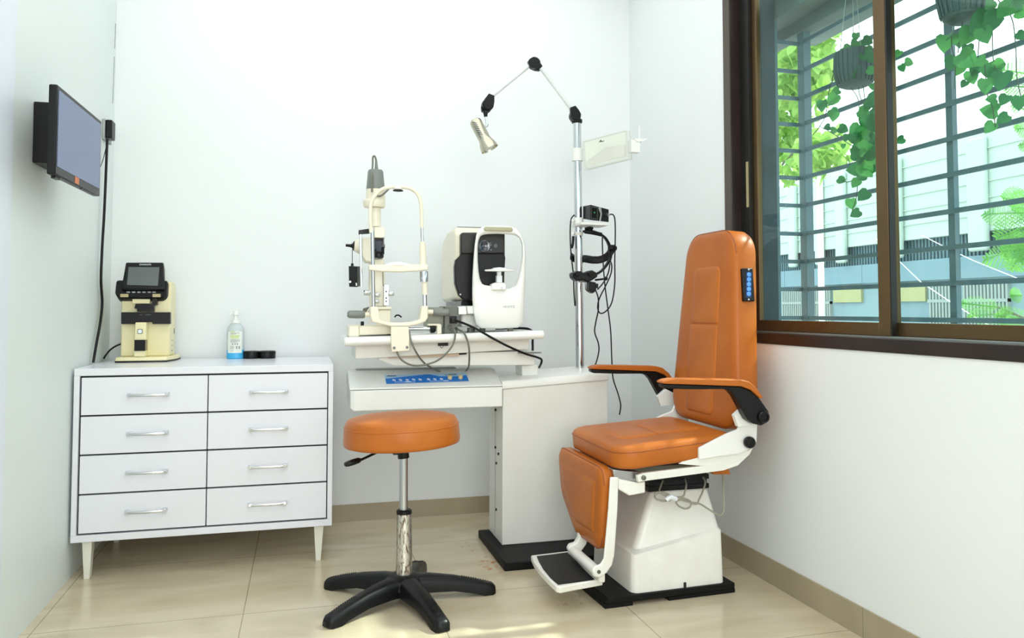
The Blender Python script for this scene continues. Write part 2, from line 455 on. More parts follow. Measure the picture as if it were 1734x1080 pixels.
# ---------------------------------------------------------------- outdoors
bm = NB(); box(bm, 2.02, 30, -14, 40, -0.2, -0.1); struct('ground', bm, M['ground'])
bm = NB(); box(bm, 2.021, 2.42, 0.3, 3.3, 2.40, 2.5); box(bm, 2.13, 2.2, 0.3, 3.3, 2.345, 2.40)
obj('window_canopy', bm, M['conc'], label='grey concrete canopy slab above the barred window outside', cat='canopy')
GX = PY(1356, 200, 3.05)[0]
gr = thing('window_grille', 'blue grey iron safety grille boxed out around the window outside', 'window grille', (GX, 2.0, 1.0))
yc = 3.05
gz = [PX(1362, v, GX)[2] for v in (71, 119, 165, 210, 255, 301, 348, 396, 443, 490, 538)]
bm = NB(); box(bm, GX - 0.012, GX + 0.024, yc - 0.045, yc, 1.0, 2.344); obj('post', bm, M['grille'], gr)
y2 = PX(1607, 200, GX)[1]
for yy in (y2, y2 - 0.78, y2 - 1.4):
    bm = NB(); box(bm, GX, GX + 0.02, yy - 0.014, yy + 0.014, 1.0, 2.344); obj('post', bm, M['grille'], gr)
bm = NB(); box(bm, 2.021, 2.034, yc - 0.012, yc + 0.02, 1.0, 2.40); obj('post', bm, M['grille'], gr)
for z in gz:
    bm = NB(); box(bm, GX - 0.010, GX - 0.001, 0.4, yc - 0.046, z - 0.0085, z + 0.0085); obj('bar', bm, M['grille'], gr)
    bm = NB(); box(bm, 2.0341, GX - 0.0125, yc - 0.006, yc + 0.002, z - 0.0085, z + 0.0085); obj('bar', bm, M['grille'], gr)

# warehouse across the yard: every strip is its own solid
XW = 8.0
wh = thing('warehouse', 'pale green clad warehouse with pilasters and blue grey band beyond the grille', 'building', (XW + 2, 8, -0.1))
zt, zw, zb, zg = 3.26, 2.06, 1.775, 1.50
bm = NB(); box(bm, XW, XW + 4, -6, 26, zw, zt)
for i, zz in enumerate((2.26, 2.46, 2.66, 2.86, 3.06)): box(bm, XW - 0.02, XW, -6, 26, zz, zz + 0.012)
obj('upper_wall', bm, M['bwall'], wh)
bm = NB(); box(bm, XW + 0.12, XW + 4, -6, 26, zb, zw)
for i in range(230):
    y = 4 + i * 0.06; box(bm, XW + 0.09, XW + 0.12, y, y + 0.03, zb, zw)
obj('corrugated_strip', bm, M['bdark'], wh)
bm = NB(); box(bm, XW + 0.04, XW + 4, -6, 26, zg, zb)
for y in (6.2, 7.1, 8.3, 9.95, 11.9): box(bm, XW + 0.035, XW + 0.04, y, y + 0.012, zg, zb)
obj('band', bm, M['bband'], wh)
bm = NB(); box(bm, XW + 0.1, XW + 4, -6, 26, -0.1, zg); obj('lower_wall', bm, M['bpan'], wh)
for u, w in ((1345, 0.2), (1427, 0.22), (1522, 0.2), (1660, 0.28), (1390, 0.18)):
    y = PX(u, 330, XW)[1]
    bm = NB(); box(bm, XW - 0.08, XW, y - w / 2, y + w / 2, 1.82, zt - 0.05); obj('pilaster', bm, M['bwall'], wh, bev=0.03)
for ua, ub in ((1405, 1452), (1500, 1560)):
    ya, yb = PX(ub, 490, XW)[1], PX(ua, 490, XW)[1]
    bm = NB(); box(bm, XW + 0.06, XW + 0.1, ya, yb, 1.22, zg - 0.02); obj('yellow_board', bm, M['byel'], wh, label='pale yellow board')
for ua, ub, z0, z1 in ((1318, 1356, 0.6, 1.46), (1372, 1400, 0.6, 1.46), (1565, 1608, 0.6, 1.44), (1622, 1700, 0.6, 1.44)):
    ya, yb = PX(ub, 490, XW)[1], PX(ua, 490, XW)[1]
    bm = NB(); n = max(6, int((yb - ya) / 0.05))
    for i in range(n):
        y = ya + (yb - ya) * i / n; box(bm, XW + 0.05, XW + 0.1, y, y + (yb - ya) / n * 0.55, z0, z1)
    box(bm, XW + 0.045, XW + 0.1, ya, yb, 1.2, 1.24)
    obj('louvre_panel', bm, M['blou'], wh)
p = PX(1391, 500, 6.0)
bm = NB(); cyl(bm, (p.x, p.y, -0.1), (p.x, p.y, 2.7), 0.036)
obj('street_pole', bm, M['polew'], label='slim white pole standing in front of the warehouse outside', cat='pole')
bm = NB(); tube(bm, [PX(1484, 405, 6.5), PX(1560, 478, 6.4), PX(1608, 510, 6.3), PX(1640, 530, 6.2), PX(1690, 560, 6.0)], 0.005, 6)
obj('overhead_wire', bm, M['polew'], label='thin pale wire sagging diagonally low in front of warehouse', cat='wire')
bm = NB(); tube(bm, [PX(1560, 398, 6.5), PX(1612, 424, 6.4), PX(1648, 441, 6.3), PX(1720, 470, 6.0), PX(1760, 485, 6.0)], 0.004, 6)
obj('overhead_wire', bm, M['polew'], label='thin pale wire crossing high over the corrugated strip outside', cat='wire')
# faint apartment block far behind; haze is painted as near-white walls and window rows
bm = NB(); box(bm, 24, 30, 22, 26, -0.1, 9.3)
ob = obj('apartment_block', bm, M['polew'], label='hazy white tower block far behind the warehouse roof', cat='building')
bm = NB()
for k in range(10): box(bm, 23.95, 24, 22.3, 25.7, 1 + k * 0.85, 1.4 + k * 0.85)
obj('window_row', bm, M['paper'], ob)


def leaf(bm, c, d, n, L, W, fold=0.25):
    """heart-ish leaf from base c along d with face normal n"""
    d = d.normalized(); n = (n - d * d.dot(n)).normalized(); s = d.cross(n)
    prof = ((0.0, 0.06), (-0.10, 0.28), (0.08, 0.50), (0.42, 0.50), (0.74, 0.29), (1.0, 0.0))
    mid = [bm.verts.new(c + d * (L * t) - n * (0.1 * L * t * t)) for t in (0, 0.12, 0.4, 0.72, 1.0)]
    for sg in (1, -1):
        e = [bm.verts.new(c + d * (L * t) + s * (sg * W * w) + n * (fold * W * w) - n * (0.1 * L * t * t)) for t, w in prof[1:5]]
        q = [mid[0], e[0], e[1], mid[1]]; bm.faces.new(q if sg > 0 else q[::-1])
        for a in range(3):
            if a == 0: q = [mid[1], e[1], e[2], mid[2]]
            elif a == 1: q = [mid[2], e[2], e[3], mid[3]]
            else: q = [mid[3], e[3], mid[4]]
            bm.faces.new(q if sg > 0 else q[::-1])


def rv(s=1.0): return Vector((random.uniform(-s, s), random.uniform(-s, s), random.uniform(-s, s)))


def planter(loc_px, half, top, bot, leaves, stems, wires, label, xp):
    c = PX(loc_px[0], loc_px[1], xp)
    t = thing('hanging_planter', label, 'hanging plant', (c.x, c.y, PX(loc_px[0], bot, xp).z), 'potted pothos hanging in the window grille')
    zt_, zb_ = PX(loc_px[0], top, xp).z, PX(loc_px[0], bot, xp).z
    d = (c - CAM).length; R = half / FP * d
    bm = NB(); h = zt_ - zb_
    lathe(bm, [(R * 0.55, 0), (R * 0.8, 0.06 * h), (R * 0.96, 0.35 * h), (R, 0.6 * h), (R * 0.97, h), (R * 0.88, h), (R * 0.86, 0.85 * h)], (c.x, c.y, zb_), (0, 0, 1), 30)
    for k in range(24):
        a = 2 * PI * k / 24; e = Vector((math.cos(a), math.sin(a), 0)) * R
        tube(bm, [Vector((c.x, c.y, zb_ + h * q)) + e * w for q, w in ((0.1, 0.86), (0.35, 0.97), (0.6, 1.01), (0.97, 0.98))], R * 0.05, 5)
    obj('pot', bm, M['pot'], t)
    for w in wires:
        bm = NB(); tube(bm, [PX(*w[0], xp), PX(*w[1], xp)], 0.0014, 5); obj('hanger_wire', bm, M['sash_edge'], t)
    bm = NB()
    for st in stems: tube(bm, spl([PX(u, v, xp + random.uniform(-0.02, 0.0)) for u, v in st], 5), 0.0016, 5)
    obj('vine_stems', bm, M['vine'], t)
    for part, m in (('leaves', 'leaf'), ('darker_leaves', 'leafd')):  # every other leaf takes the darker green
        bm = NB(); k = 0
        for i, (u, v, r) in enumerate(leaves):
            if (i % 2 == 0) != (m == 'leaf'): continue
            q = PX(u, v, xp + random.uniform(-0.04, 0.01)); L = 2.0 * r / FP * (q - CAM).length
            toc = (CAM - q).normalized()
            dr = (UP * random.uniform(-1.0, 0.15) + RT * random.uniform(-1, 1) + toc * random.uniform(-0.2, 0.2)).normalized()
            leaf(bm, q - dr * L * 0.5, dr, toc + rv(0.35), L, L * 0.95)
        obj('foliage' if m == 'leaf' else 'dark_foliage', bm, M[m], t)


P1 = [(1409, 170, 10), (1392, 180, 9), (1414, 155, 7), (1412, 193, 9), (1477, 146, 6), (1476, 172, 13), (1464, 192, 10), (1415, 122, 6), (1450, 80, 11), (1463, 91, 12), (1435, 85, 8), (1470, 70, 8), (1449, 63, 6), (1450, 126, 9), (1412, 198, 8), (1400, 216, 6), (1413, 221, 6), (1429, 219, 8), (1448, 224, 12), (1433, 234, 6), (1428, 248, 4), (1478, 210, 15), (1472, 228, 12), (1480, 237, 12), (1453, 241, 8), (1453, 260, 12), (1474, 255, 9), (1469, 271, 10), (1480, 271, 9), (1444, 287, 11), (1468, 289, 13), (1426, 305, 7), (1448, 311, 8), (1461, 332, 10), (1442, 346, 9), (1448, 362, 8), (1462, 205, 9), (1458, 232, 9), (1463, 248, 9), (1486, 190, 10), (1490, 225, 10), (1488, 255, 10), (1540, 106, 7), (1528, 116, 6), (1520, 92, 6), (1523, 238, 7), (1440, 92, 9), (1456, 100, 8), (1466, 262, 11), (1460, 276, 9), (1476, 245, 10), (1484, 205, 11), (1470, 180, 8), (1446, 236, 9), (1450, 248, 8), (1482, 285, 9), (1466, 220, 11), (1479, 262, 10), (1423, 112, 6), (1478, 100, 8), (1476, 120, 7), (1458, 300, 7)]
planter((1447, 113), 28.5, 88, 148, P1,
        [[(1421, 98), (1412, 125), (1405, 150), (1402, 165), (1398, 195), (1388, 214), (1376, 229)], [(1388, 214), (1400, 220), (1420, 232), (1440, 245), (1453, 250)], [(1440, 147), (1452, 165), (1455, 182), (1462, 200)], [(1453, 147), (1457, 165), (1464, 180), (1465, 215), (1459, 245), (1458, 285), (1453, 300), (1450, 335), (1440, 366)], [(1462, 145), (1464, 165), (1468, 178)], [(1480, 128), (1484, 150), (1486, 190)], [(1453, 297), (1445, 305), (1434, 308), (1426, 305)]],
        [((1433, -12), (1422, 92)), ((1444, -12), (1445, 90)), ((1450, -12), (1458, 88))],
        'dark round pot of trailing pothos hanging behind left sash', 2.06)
P2 = [(1600, 75, 13), (1612, 53, 13), (1636, 63, 14), (1659, 43, 19), (1667, 61, 12), (1685, 33, 16), (1706, 18, 18), (1612, 108, 12), (1640, 102, 15), (1653, 116, 12), (1646, 132, 10), (1677, 118, 15), (1693, 108, 8), (1695, 138, 14), (1669, 147, 11), (1632, 143, 6), (1678, 168, 8), (1700, 170, 9), (1674, 187, 12), (1697, 202, 9), (1675, 217, 9), (1639, 85, 8), (1624, 120, 8), (1726, 175, 11), (1731, 24, 8), (1729, 61, 7), (1675, 8, 10), (1648, 55, 13), (1625, 70, 10), (1598, 4, 6), (1660, 105, 9), (1722, 5, 9)]
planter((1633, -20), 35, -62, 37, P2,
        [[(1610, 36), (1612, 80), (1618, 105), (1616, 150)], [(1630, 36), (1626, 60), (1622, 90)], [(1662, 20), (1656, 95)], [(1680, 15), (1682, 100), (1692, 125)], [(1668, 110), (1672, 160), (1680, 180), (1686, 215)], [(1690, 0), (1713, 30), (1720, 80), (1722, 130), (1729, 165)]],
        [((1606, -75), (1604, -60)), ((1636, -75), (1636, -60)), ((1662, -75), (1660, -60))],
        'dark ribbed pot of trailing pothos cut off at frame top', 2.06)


def tree(name, label, cat, trunk, boughs, blobs, m, n, ls, mleaf=True):
    t = thing(name, label, cat, trunk[0], None)
    bm = NB(); tube(bm, spl(trunk, 4), 0.06, 8, taper=(1, 0.45))
    for b_ in boughs: tube(bm, spl(b_, 4), 0.02, 6, taper=(1, 0.3))
    obj('trunk', bm, M['bark'], t)
    bm = NB(); tot = sum(b_[1] ** 2 for b_ in blobs)
    for c, R in blobs:
        for i in range(int(n * R * R / tot)):
            q = rv(1.0)
            while q.length > 1: q = rv(1.0)
            q = c + Vector((q.x * R, q.y * R, q.z * R * 0.75))
            leaf(bm, q, rv(1) + Vector((0, 0, -0.3)), rv(1) + Vector((0, 0, 0.8)), ls * random.uniform(0.7, 1.3), ls * 0.7)
    obj('foliage', bm, M[m], t)
    return t


XT = 5.0
tp = PX(1250, 420, XT)
tb = [(PX(u, v, XT + random.uniform(-0.5, 0.5)), r) for u, v, r in ((1325, 60, 0.42), (1345, 110, 0.42), (1330, 170, 0.4), (1362, 70, 0.3), (1352, 140, 0.36), (1372, 120, 0.3), (1318, 230, 0.36), (1350, 250, 0.28), (1385, 255, 0.24), (1412, 248, 0.18), (1430, 262, 0.12), (1378, 280, 0.15), (1395, 285, 0.1), (1392, 60, 0.16), (1400, 95, 0.14), (1332, 290, 0.2), (1270, 150, 0.5))]
tree('leafy_tree', 'bright lime green tree seen through bars at far window corner', 'tree', [(tp.x, tp.y, -0.1), (tp.x, tp.y, 1.4), (tp.x, tp.y - 0.1, 2.6), (tp.x, tp.y - 0.3, 3.6)],
     [[(tp.x, tp.y, 1.6), PX(1330, 270, XT), PX(1420, 255, XT)], [(tp.x, tp.y, 2.2), PX(1320, 160, XT), PX(1380, 100, XT)], [(tp.x, tp.y, 1.4), PX(1320, 290, XT), PX(1385, 285, XT)]], tb, 'tleaf', 1700, 0.13)


def frond(bm, p0, p1, nrm, wid, npin=11):
    p0, p1 = Vector(p0), Vector(p1); d = (p1 - p0); L = d.length; d.normalize(); s = d.cross(nrm).normalized()
    tube(bm, [p0, p1], 0.004, 5)
    for i in range(npin):
        t = (i + 0.7) / npin
        for sg in (1, -1):
            q0 = p0 + d * (L * t); w = wid * math.sin(PI * min(0.95, t * 0.75 + 0.2))
            dd = (s * sg * 0.85 + d * 0.55 + nrm * random.uniform(-0.2, 0.2)).normalized()
            for j in range(9):
                q = q0 + dd * (w * (j + 0.5) / 9)
                for s2 in (1, -1):
                    e = (dd.cross(nrm) * s2 + dd * 0.5).normalized(); l = wid * 0.16
                    f = [q, q + e * l * 0.5 + dd * l * 0.18, q + e * l, q + e * l * 0.5 - dd * l * 0.18]
                    bm.faces.new([bm.verts.new(x) for x in f])


XF = 3.6
fp = PX(1790, 420, XF)
ft = thing('feathery_tree', 'feathery fine leaved branches reaching in at the photo right edge', 'tree', (fp.x, fp.y, -0.1))
bm = NB(); tube(bm, spl([(fp.x, fp.y, -0.1), (fp.x, fp.y, 1.2), (fp.x + 0.02, fp.y, 2.3), (fp.x + 0.1, fp.y, 2.9)], 4), 0.03, 8, taper=(1, 0.5))
for a, e in (((1785, 380), (1735, 365)), ((1785, 420), (1738, 400)), ((1785, 560), (1690, 520)), ((1785, 160), (1742, 120))): tube(bm, [PX(*a, XF), PX(*e, XF)], 0.007, 6)
obj('trunk', bm, M['bark'], ft)
bm = NB()
for a, e, w in (((1760, 345), (1700, 335), 0.09), ((1765, 360), (1668, 362), 0.10), ((1760, 375), (1690, 402), 0.11), ((1765, 400), (1668, 440), 0.11), ((1750, 405), (1712, 455), 0.10), ((1775, 390), (1730, 440), 0.12), ((1770, 355), (1716, 350), 0.12), ((1765, 420), (1700, 425), 0.12),
                ((1730, 500), (1712, 500), 0.05), ((1690, 520), (1628, 513), 0.06), ((1715, 530), (1640, 535), 0.07), ((1740, 540), (1688, 534), 0.07), ((1760, 560), (1700, 552), 0.08),
                ((1770, 130), (1695, 118), 0.09), ((1770, 150), (1705, 145), 0.09), ((1775, 200), (1715, 178), 0.07), ((1770, 215), (1722, 218), 0.08), ((1770, 240), (1728, 245), 0.06)):
    frond(bm, PX(*a, XF + random.uniform(-0.1, 0.1)), PX(*e, XF + random.uniform(-0.15, 0.1)), (CAM - PX(*a, XF)).normalized() + rv(0.4), w)
obj('foliage', bm, M['fern'], ft)
#PART2
# ---------------------------------------------------------------- helpers on pixels
def PP(u, v, p, n):
    d = ray(u, v); p = Vector(p); n = Vector(n); return CAM + d * ((p - CAM).dot(n) / d.dot(n))


def pbox(bm, u0, v0, u1, v1, y, dep):
    """axis-aligned box whose front face at depth y spans the pixel rectangle"""
    a, b_ = PY(u0, v0, y), PY(u1, v1, y)
    um, vm = (u0 + u1) / 2, (v0 + v1) / 2
    x0, x1 = PY(u0, vm, y).x, PY(u1, vm, y).x; z0, z1 = PY(um, v1, y).z, PY(um, v0, y).z
    return box(bm, x0, x1, y, y + dep, z0, z1)


def pprism(bm, pts, y, dep): return prism(bm, [PY(u, v, y) for u, v in pts], (0, dep, 0))


# ---------------------------------------------------------------- chest of drawers
CX0, CX1, CF, CB, CZ0, CZ1 = -0.906, 0.130, 3.575, 4.19, 0.155, 0.860
cab = thing('chest_of_drawers', 'white eight drawer chest with chrome handles in the left corner', 'chest of drawers', ((CX0 + CX1) / 2, 3.9, 0))
bm = NB()
box(bm, CX0, CX1, CF, CB, CZ1 - 0.030, CZ1); box(bm, CX0, CX1, CF, CB, CZ0, CZ0 + 0.028)
box(bm, CX0, CX0 + 0.021, CF, CB, CZ0 + 0.028, CZ1 - 0.030); box(bm, CX1 - 0.021, CX1, CF, CB, CZ0 + 0.028, CZ1 - 0.030)
obj('carcass', bm, M['lam'], cab, bev=0.002)
bm = NB(); box(bm, CX0 + 0.0215, CX1 - 0.0215, CF + 0.02, CB - 0.01, CZ0 + 0.0285, CZ1 - 0.0305); obj('inner_body', bm, M['gap'], cab)
ox0, ox1, oz0, oz1 = CX0 + 0.021, CX1 - 0.021, CZ0 + 0.028, CZ1 - 0.030
g = 0.0075; mid = (ox0 + ox1) / 2 - 0.002
rows = [oz1 - g - (oz1 - oz0 - 2 * g + 0.007) * k / 4 for k in range(5)]
for c, (xa, xb) in enumerate(((ox0 + g, mid - 0.0022), (mid + 0.0022, ox1 - g * 0.6))):
    for k in range(4):
        za, zb_ = rows[k + 1] + 0.007, rows[k]
        bm = NB(); box(bm, xa, xb, CF + 0.001, CF + 0.0195, za, zb_)
        d = obj('drawer', bm, M['lam'], cab, bev=0.0015)
        xm, zm = (xa + xb) / 2 + (0.012 if c == 0 else 0.0), (za + zb_) / 2 + 0.002
        bm = NB(); w = 0.078
        for s in (-1, 1):
            loft(bm, [[(xm + s * (w + p), yy, zm + q) for p, q in ((-0.013, -0.008), (0.004, -0.008), (0.004, 0.008), (-0.013, 0.008))] if not i else [(xm + s * (w - 0.004 + p), yy, zm + q) for p, q in ((-0.016, -0.006), (0.004, -0.006), (0.004, 0.006), (-0.016, 0.006))] for i, yy in enumerate((CF + 0.001, CF - 0.022))])
        pts = [Vector((xm + (w - 0.012) * t, CF - 0.020 - 0.006 * (1 - t * t), zm - 0.001)) for t in [i / 8 - 1 for i in range(17)]]
        tube(bm, pts, 0.0058, 8, flat=0.6, ref=(0, 0, 1))
        obj('handle', bm, M['chrome'], d, bev=0.001)
for (u0, u1, b0, b1), yf in (((138, 155, 141, 153), 3.592), ((531, 547.5, 534, 544), 3.592), ((138, 155, 141, 153), 4.12), ((531, 547.5, 534, 544), 4.12)):
    xs = [PY(q, 940, 3.592).x for q in (u0, u1, b0, b1)]; bm = NB()
    loft(bm, [[(xs[2] + 0.002, yf + 0.004, 0), (xs[3] - 0.002, yf + 0.004, 0), (xs[3] - 0.002, yf + 0.038, 0), (xs[2] + 0.002, yf + 0.038, 0)],
              [(xs[0], yf, CZ0), (xs[1], yf, CZ0), (xs[1], yf + 0.052, CZ0), (xs[0], yf + 0.052, CZ0)]])
    obj('leg', bm, M['legc'], cab, bev=0.002, label='cream tapered leg')

# ---------------------------------------------------------------- lensmeter on the chest
YL = 3.97; ZT = CZ1
lm = thing('lensmeter', 'cream lensmeter with tilted dark display standing on the white chest', 'lensmeter', (PY(245, 600, YL).x, 4.05, ZT))
xa, xb = PY(197, 608, YL).x, PY(281, 608, YL).x; xc = PY(298, 600, 4.15).x
out = [(xa, YL - 0.03), (xa + 0.02, YL - 0.038), (xb - 0.01, YL - 0.038), (xb + 0.01, YL - 0.03), (xc + 0.018, YL + 0.08), (xc + 0.018, 4.17), (xa + 0.01, 4.17), (xa, 4.14)]
bm = NB(); prism(bm, [(x, y, ZT) for x, y in out], (0, 0, 0.007)); obj('base_plate', bm, M['black'], lm)
bm = NB(); loft(bm, [[(x, y, ZT + 0.0071) for x, y in out], [(x * 0.97 + (xa + xb) / 2 * 0.03, y * 0.97 + 4.07 * 0.03, ZT + 0.024) for x, y in out]]); obj('base_cover', bm, M['creamy'], lm, bev=0.003)
x0, x1 = PY(205, 550, 4.01).x, PY(288, 550, 4.01).x
zt_ = PY(270, 477, 4.03).z
bm = NB(); prism(bm, [(x1, 4.01, ZT + 0.0241), (x1, 4.165, ZT + 0.0241), (x1, 4.165, zt_ - 0.02), (x1, 4.13, zt_), (x1, 4.02, zt_), (x1, 4.01, zt_ - 0.06)], (x0 - x1, 0, 0)); obj('body', bm, M['creamy'], lm, bev=0.006)
# head housing with rounded lower corners
Mx = axes(PY(240, 489, 3.985), (1, 0, 0), (0, 0.35, 0.94), (0, -0.94, 0.35))
hw = (PY(284, 489, 3.985).x - PY(196, 489, 3.985).x) / 2
bm = NB(); pillow(bm, [(-hw, -0.045, 0.03), (hw, -0.045, 0.03), (hw, 0.042, 0.012), (-hw, 0.042, 0.012)], [(0.0, -0.06), (0.0, 0.0), (0.004, 0.006)], Mx); hd = obj('head_housing', bm, M['black'], lm)
sc = [PY(205, 489, 3.955), PY(278.5, 489, 3.955), PY(277, 443.6, 4.02), PY(213, 443.6, 4.02)]
nrm = (sc[1] - sc[0]).cross(sc[3] - sc[0]).normalized()
bm = NB(); loft(bm, [[q - nrm * 0.05 * (0.6 if i < 2 else 1.0) + Vector((0, 0, -0.012 if i > 1 else 0)) for i, q in enumerate(sc)], sc]); obj('display_housing', bm, M['black'], lm, bev=0.006, seg=3)
dp = [PP(u, v, sc[0] + nrm * 0.0006, nrm) for u, v in ((215, 482.5), (267.5, 484), (270, 452.5), (218, 452))]
bm = NB(); prism(bm, dp, nrm * 0.0008); obj('display', bm, M['lscreen'], lm, label='glossy grey display')
c = PP(246, 448.0, sc[0] + nrm * 0.0004, nrm)
text('lettering', 'CHAROPS', 0.0115, c, sc[1] - sc[0], sc[3] - sc[0], M['whitep'], lm)
nh = Vector((0, -0.94, 0.35)); ph = PY(240, 489, 3.985) + nh * 0.0062
for u in (217.5, 226.3, 235.2, 244, 252.8, 261):
    q = PP(u, 494.6, ph, nh); bm = NB(); pillow(bm, rect(-0.0085, 0.0085, -0.003, 0.003, 0.0028), [(0, 0), (0.0005, 0.0015)], axes(q, (1, 0, 0), (0, 0.35, 0.94), nh), 3); obj('button', bm, M['silverb'], lm)
for u in (210, 264.5):
    bm = NB(); pbox(bm, u - 6.5, 497.5, u + 7, 503, 3.951, 0.016); obj('latch', bm, M['gold'], lm, bev=0.001)
bm = NB(); pbox(bm, 224, 503, 254, 514, 3.985, 0.024); obj('nose_block', bm, M['creamy'], lm, bev=0.002)
bm = NB(); pprism(bm, [(229.5, 514.5), (257, 514.5), (258, 505), (266, 505), (266, 516), (260.5, 517.5), (260.5, 527.5), (232, 527.5), (232, 523), (227.5, 522)], 3.978, 0.031); obj('lens_holder', bm, M['black'], lm)
bm = NB(); pprism(bm, [(205, 528.5), (288, 528.5), (288, 548.5), (258, 548.5), (258, 545.3), (229, 545.3), (229, 548.5), (205, 548.5)], 3.975, 0.034); br = obj('lens_table', bm, M['black'], lm, bev=0.002)
for s_, u in (('AUTO', 239.5), ('LENSMETER', 251)):
    text('lettering', s_, 0.0045, PY(u, 532.8, 3.9735), (1, 0, 0), (0, 0, 1), M['greyp'], lm)
bm = NB(); pprism(bm, [(229, 545.7), (247.5, 545.7), (246, 604), (226.5, 604)], 3.945, 0.0645); obj('front_column', bm, M['creamy'], lm, bev=0.003)
bm = NB(); pbox(bm, 227.3, 575.3, 246, 594, 3.936, 0.055); obj('marking_block', bm, M['blackg'], lm, bev=0.001)
q = PY(237, 561, 3.9435); bm = NB(); pillow(bm, rect(-0.011, 0.011, -0.011, 0.011, 0.004), [(0, 0), (0, 0.001)], axes(q, (1, 0, 0), (0, 0, 1), (0, -1, 0))); k_ = obj('emblem', bm, M['grey'], lm)
bm = NB(); pillow(bm, rect(-0.008, 0.008, -0.008, 0.008, 0.003), [(0, 0), (0, 0.001)], axes(q + Vector((0, -0.0011, 0)), (1, 0, 0), (0, 0, 1), (0, -1, 0))); obj('emblem_face', bm, M['whitep'], k_)
bm = NB()
for z, hh in ((0.955, 0.0015), (0.93, 0.0015), (0.905, 0.003)): box(bm, x1, x1 + 0.0008, 4.06, 4.10, z, z + hh)
box(bm, x1, x1 + 0.0008, 4.125, 4.14, 0.985, 1.012)
obj('side_mark', bm, M['ink'], lm)
bm = NB(); tube(bm, spl([PY(205, 582, 4.1), PY(194, 587, 4.11), PX(185, 594, -0.892), PX(178, 603, -0.897), PX(176, 608, -0.899) + Vector((0, 0, 0.004))], 6), 0.0042, 8); obj('power_lead', bm, M['cableb'], lm)

# ---------------------------------------------------------------- bottle and the two black jars
YBt = 4.12
c = PY(398.5, 606, YBt); c.z = ZT; px = c.y / math.cos(YAW) / FP * 0.97
bt = thing('pump_bottle', 'clear pump bottle with white label and blue liquid on chest', 'bottle', c)


def oval(bm, prof, c, ry=0.72, n=28):
    return loft(bm, [[(c.x + w * math.cos(2 * PI * i / n), c.y + w * ry * math.sin(2 * PI * i / n), c.z + h) for i in range(n)] for w, h in prof])


hz = lambda v: PY(398, v, YBt).z - ZT
w = 13.3 * px
bm = NB(); oval(bm, [(w * 0.9, 0.0), (w, 0.004), (w, hz(592))], c); obj('liquid', bm, M['liquid'], bt, label='blue liquid')
bm = NB(); oval(bm, [(w, hz(592) + 0.0002), (w, hz(562)), (w * 0.92, hz(554)), (w * 0.6, hz(549)), (w * 0.55, hz(547))], c); obj('body', bm, M['bottle'], bt)
bm = NB(); lathe(bm, [(6.5 * px, hz(547) + 0.0002), (6.5 * px, hz(541)), (3 * px, hz(540)), (2.5 * px, hz(535)), (5 * px, hz(533)), (5 * px, hz(528)), (4 * px, hz(526))], c, (0, 0, 1), 20)
tube(bm, [c + Vector((0, 0, hz(530))), c + Vector((-7 * px, 0, hz(530.5))), c + Vector((-9 * px, 0, hz(533)))], 2 * px, 8); obj('pump', bm, M['white'], bt)
bm = NB(); rr = [(c.x + w * 1.01 * math.cos(t), c.y + w * 0.73 * math.sin(t)) for t in [-PI / 2 - 0.95 + 1.8 * i / 10 for i in range(11)]]
loft(bm, [[(x, y, c.z + hz(597)) for x, y in rr], [(x, y, c.z + hz(561)) for x, y in rr]], False, False, False); lb = obj('label', bm, M['paper'], bt)
yy = c.y - w * 0.735


def stripes(nm, mt, rows_):
    bm = NB()
    for u0, u1, v0, v1 in rows_: pbox(bm, u0, v0, u1, v1, yy - 0.0008, 0.0006)
    obj(nm, bm, mt, lb)


stripes('lime_band', M['lime'], [(389.5, 397, 560.6, 562.2), (390, 406, 567.5, 569), (390, 405, 569.8, 571.2), (393, 404, 572, 573.2)])
stripes('fine_print', M['greyp'], [(390, 406, 563.4, 564), (390, 400, 565.2, 565.8), (390, 406, 575, 575.7), (390, 406, 576.8, 577.5), (390, 402, 578.7, 579.4), (393, 395, 581, 584), (397, 399, 581, 584), (401, 403, 581, 584), (389.5, 396.5, 586, 586.7), (389.5, 397, 588, 588.7), (389.5, 396, 590, 590.7), (399.5, 402, 586, 590.5), (404, 406.5, 586, 590.5), (389, 396, 593.5, 594)])
for u, lab in ((425.6, 'round black lidded jar standing right beside the blue liquid bottle'), (452.6, 'round black lidded jar farther from the bottle, at right')):
    c = PY(u, 606, YBt); c.z = ZT; t = thing('round_jar', lab, 'jar', c, 'black round jars on the chest')
    R = 13.1 * px; bm = NB(); lathe(bm, [(R * 0.95, 0), (R * 0.97, 0.002), (R * 0.97, 0.020)], c, (0, 0, 1), 36); obj('jar_body', bm, M['black'], t)
    bm = NB(); lathe(bm, [(R, 0.0202), (R, 0.033), (R * 0.93, 0.037), (R * 0.9, 0.0375)], c, (0, 0, 1), 36); obj('lid', bm, M['black'], t)

# ---------------------------------------------------------------- monitor on the left wall
mn = thing('wall_monitor', 'black flat monitor on a box bracket on the left wall', 'monitor', (XL, 3.1, 1.7))
A = Vector((-0.778, 2.80, 1.537)); a = (Vector((-0.764, 3.31, 1.537)) - A); W_ = a.length; a.normalize(); nn_ = a.cross(Vector((0, 0, 1))).normalized()
if nn_.x < 0: nn_ = -nn_
Hh = 0.293; Mm = axes(A, a, (0, 0, 1), nn_)
bm = NB(); box(bm, 0, W_, 0, Hh, -0.026, 0, Mm); obj('housing', bm, M['black'], mn, bev=0.004)
bm = NB(); box(bm, 0.013, W_ - 0.013, 0.028, Hh - 0.015, 0.0002, 0.0012, Mm); obj('screen', bm, M['screen'], mn)
bm = NB(); box(bm, 0.20, 0.245, 0.004, 0.027, 0.0002, 0.001, Mm); obj('sticker', bm, M['orange'], mn, label='orange sticker')
bm = NB()
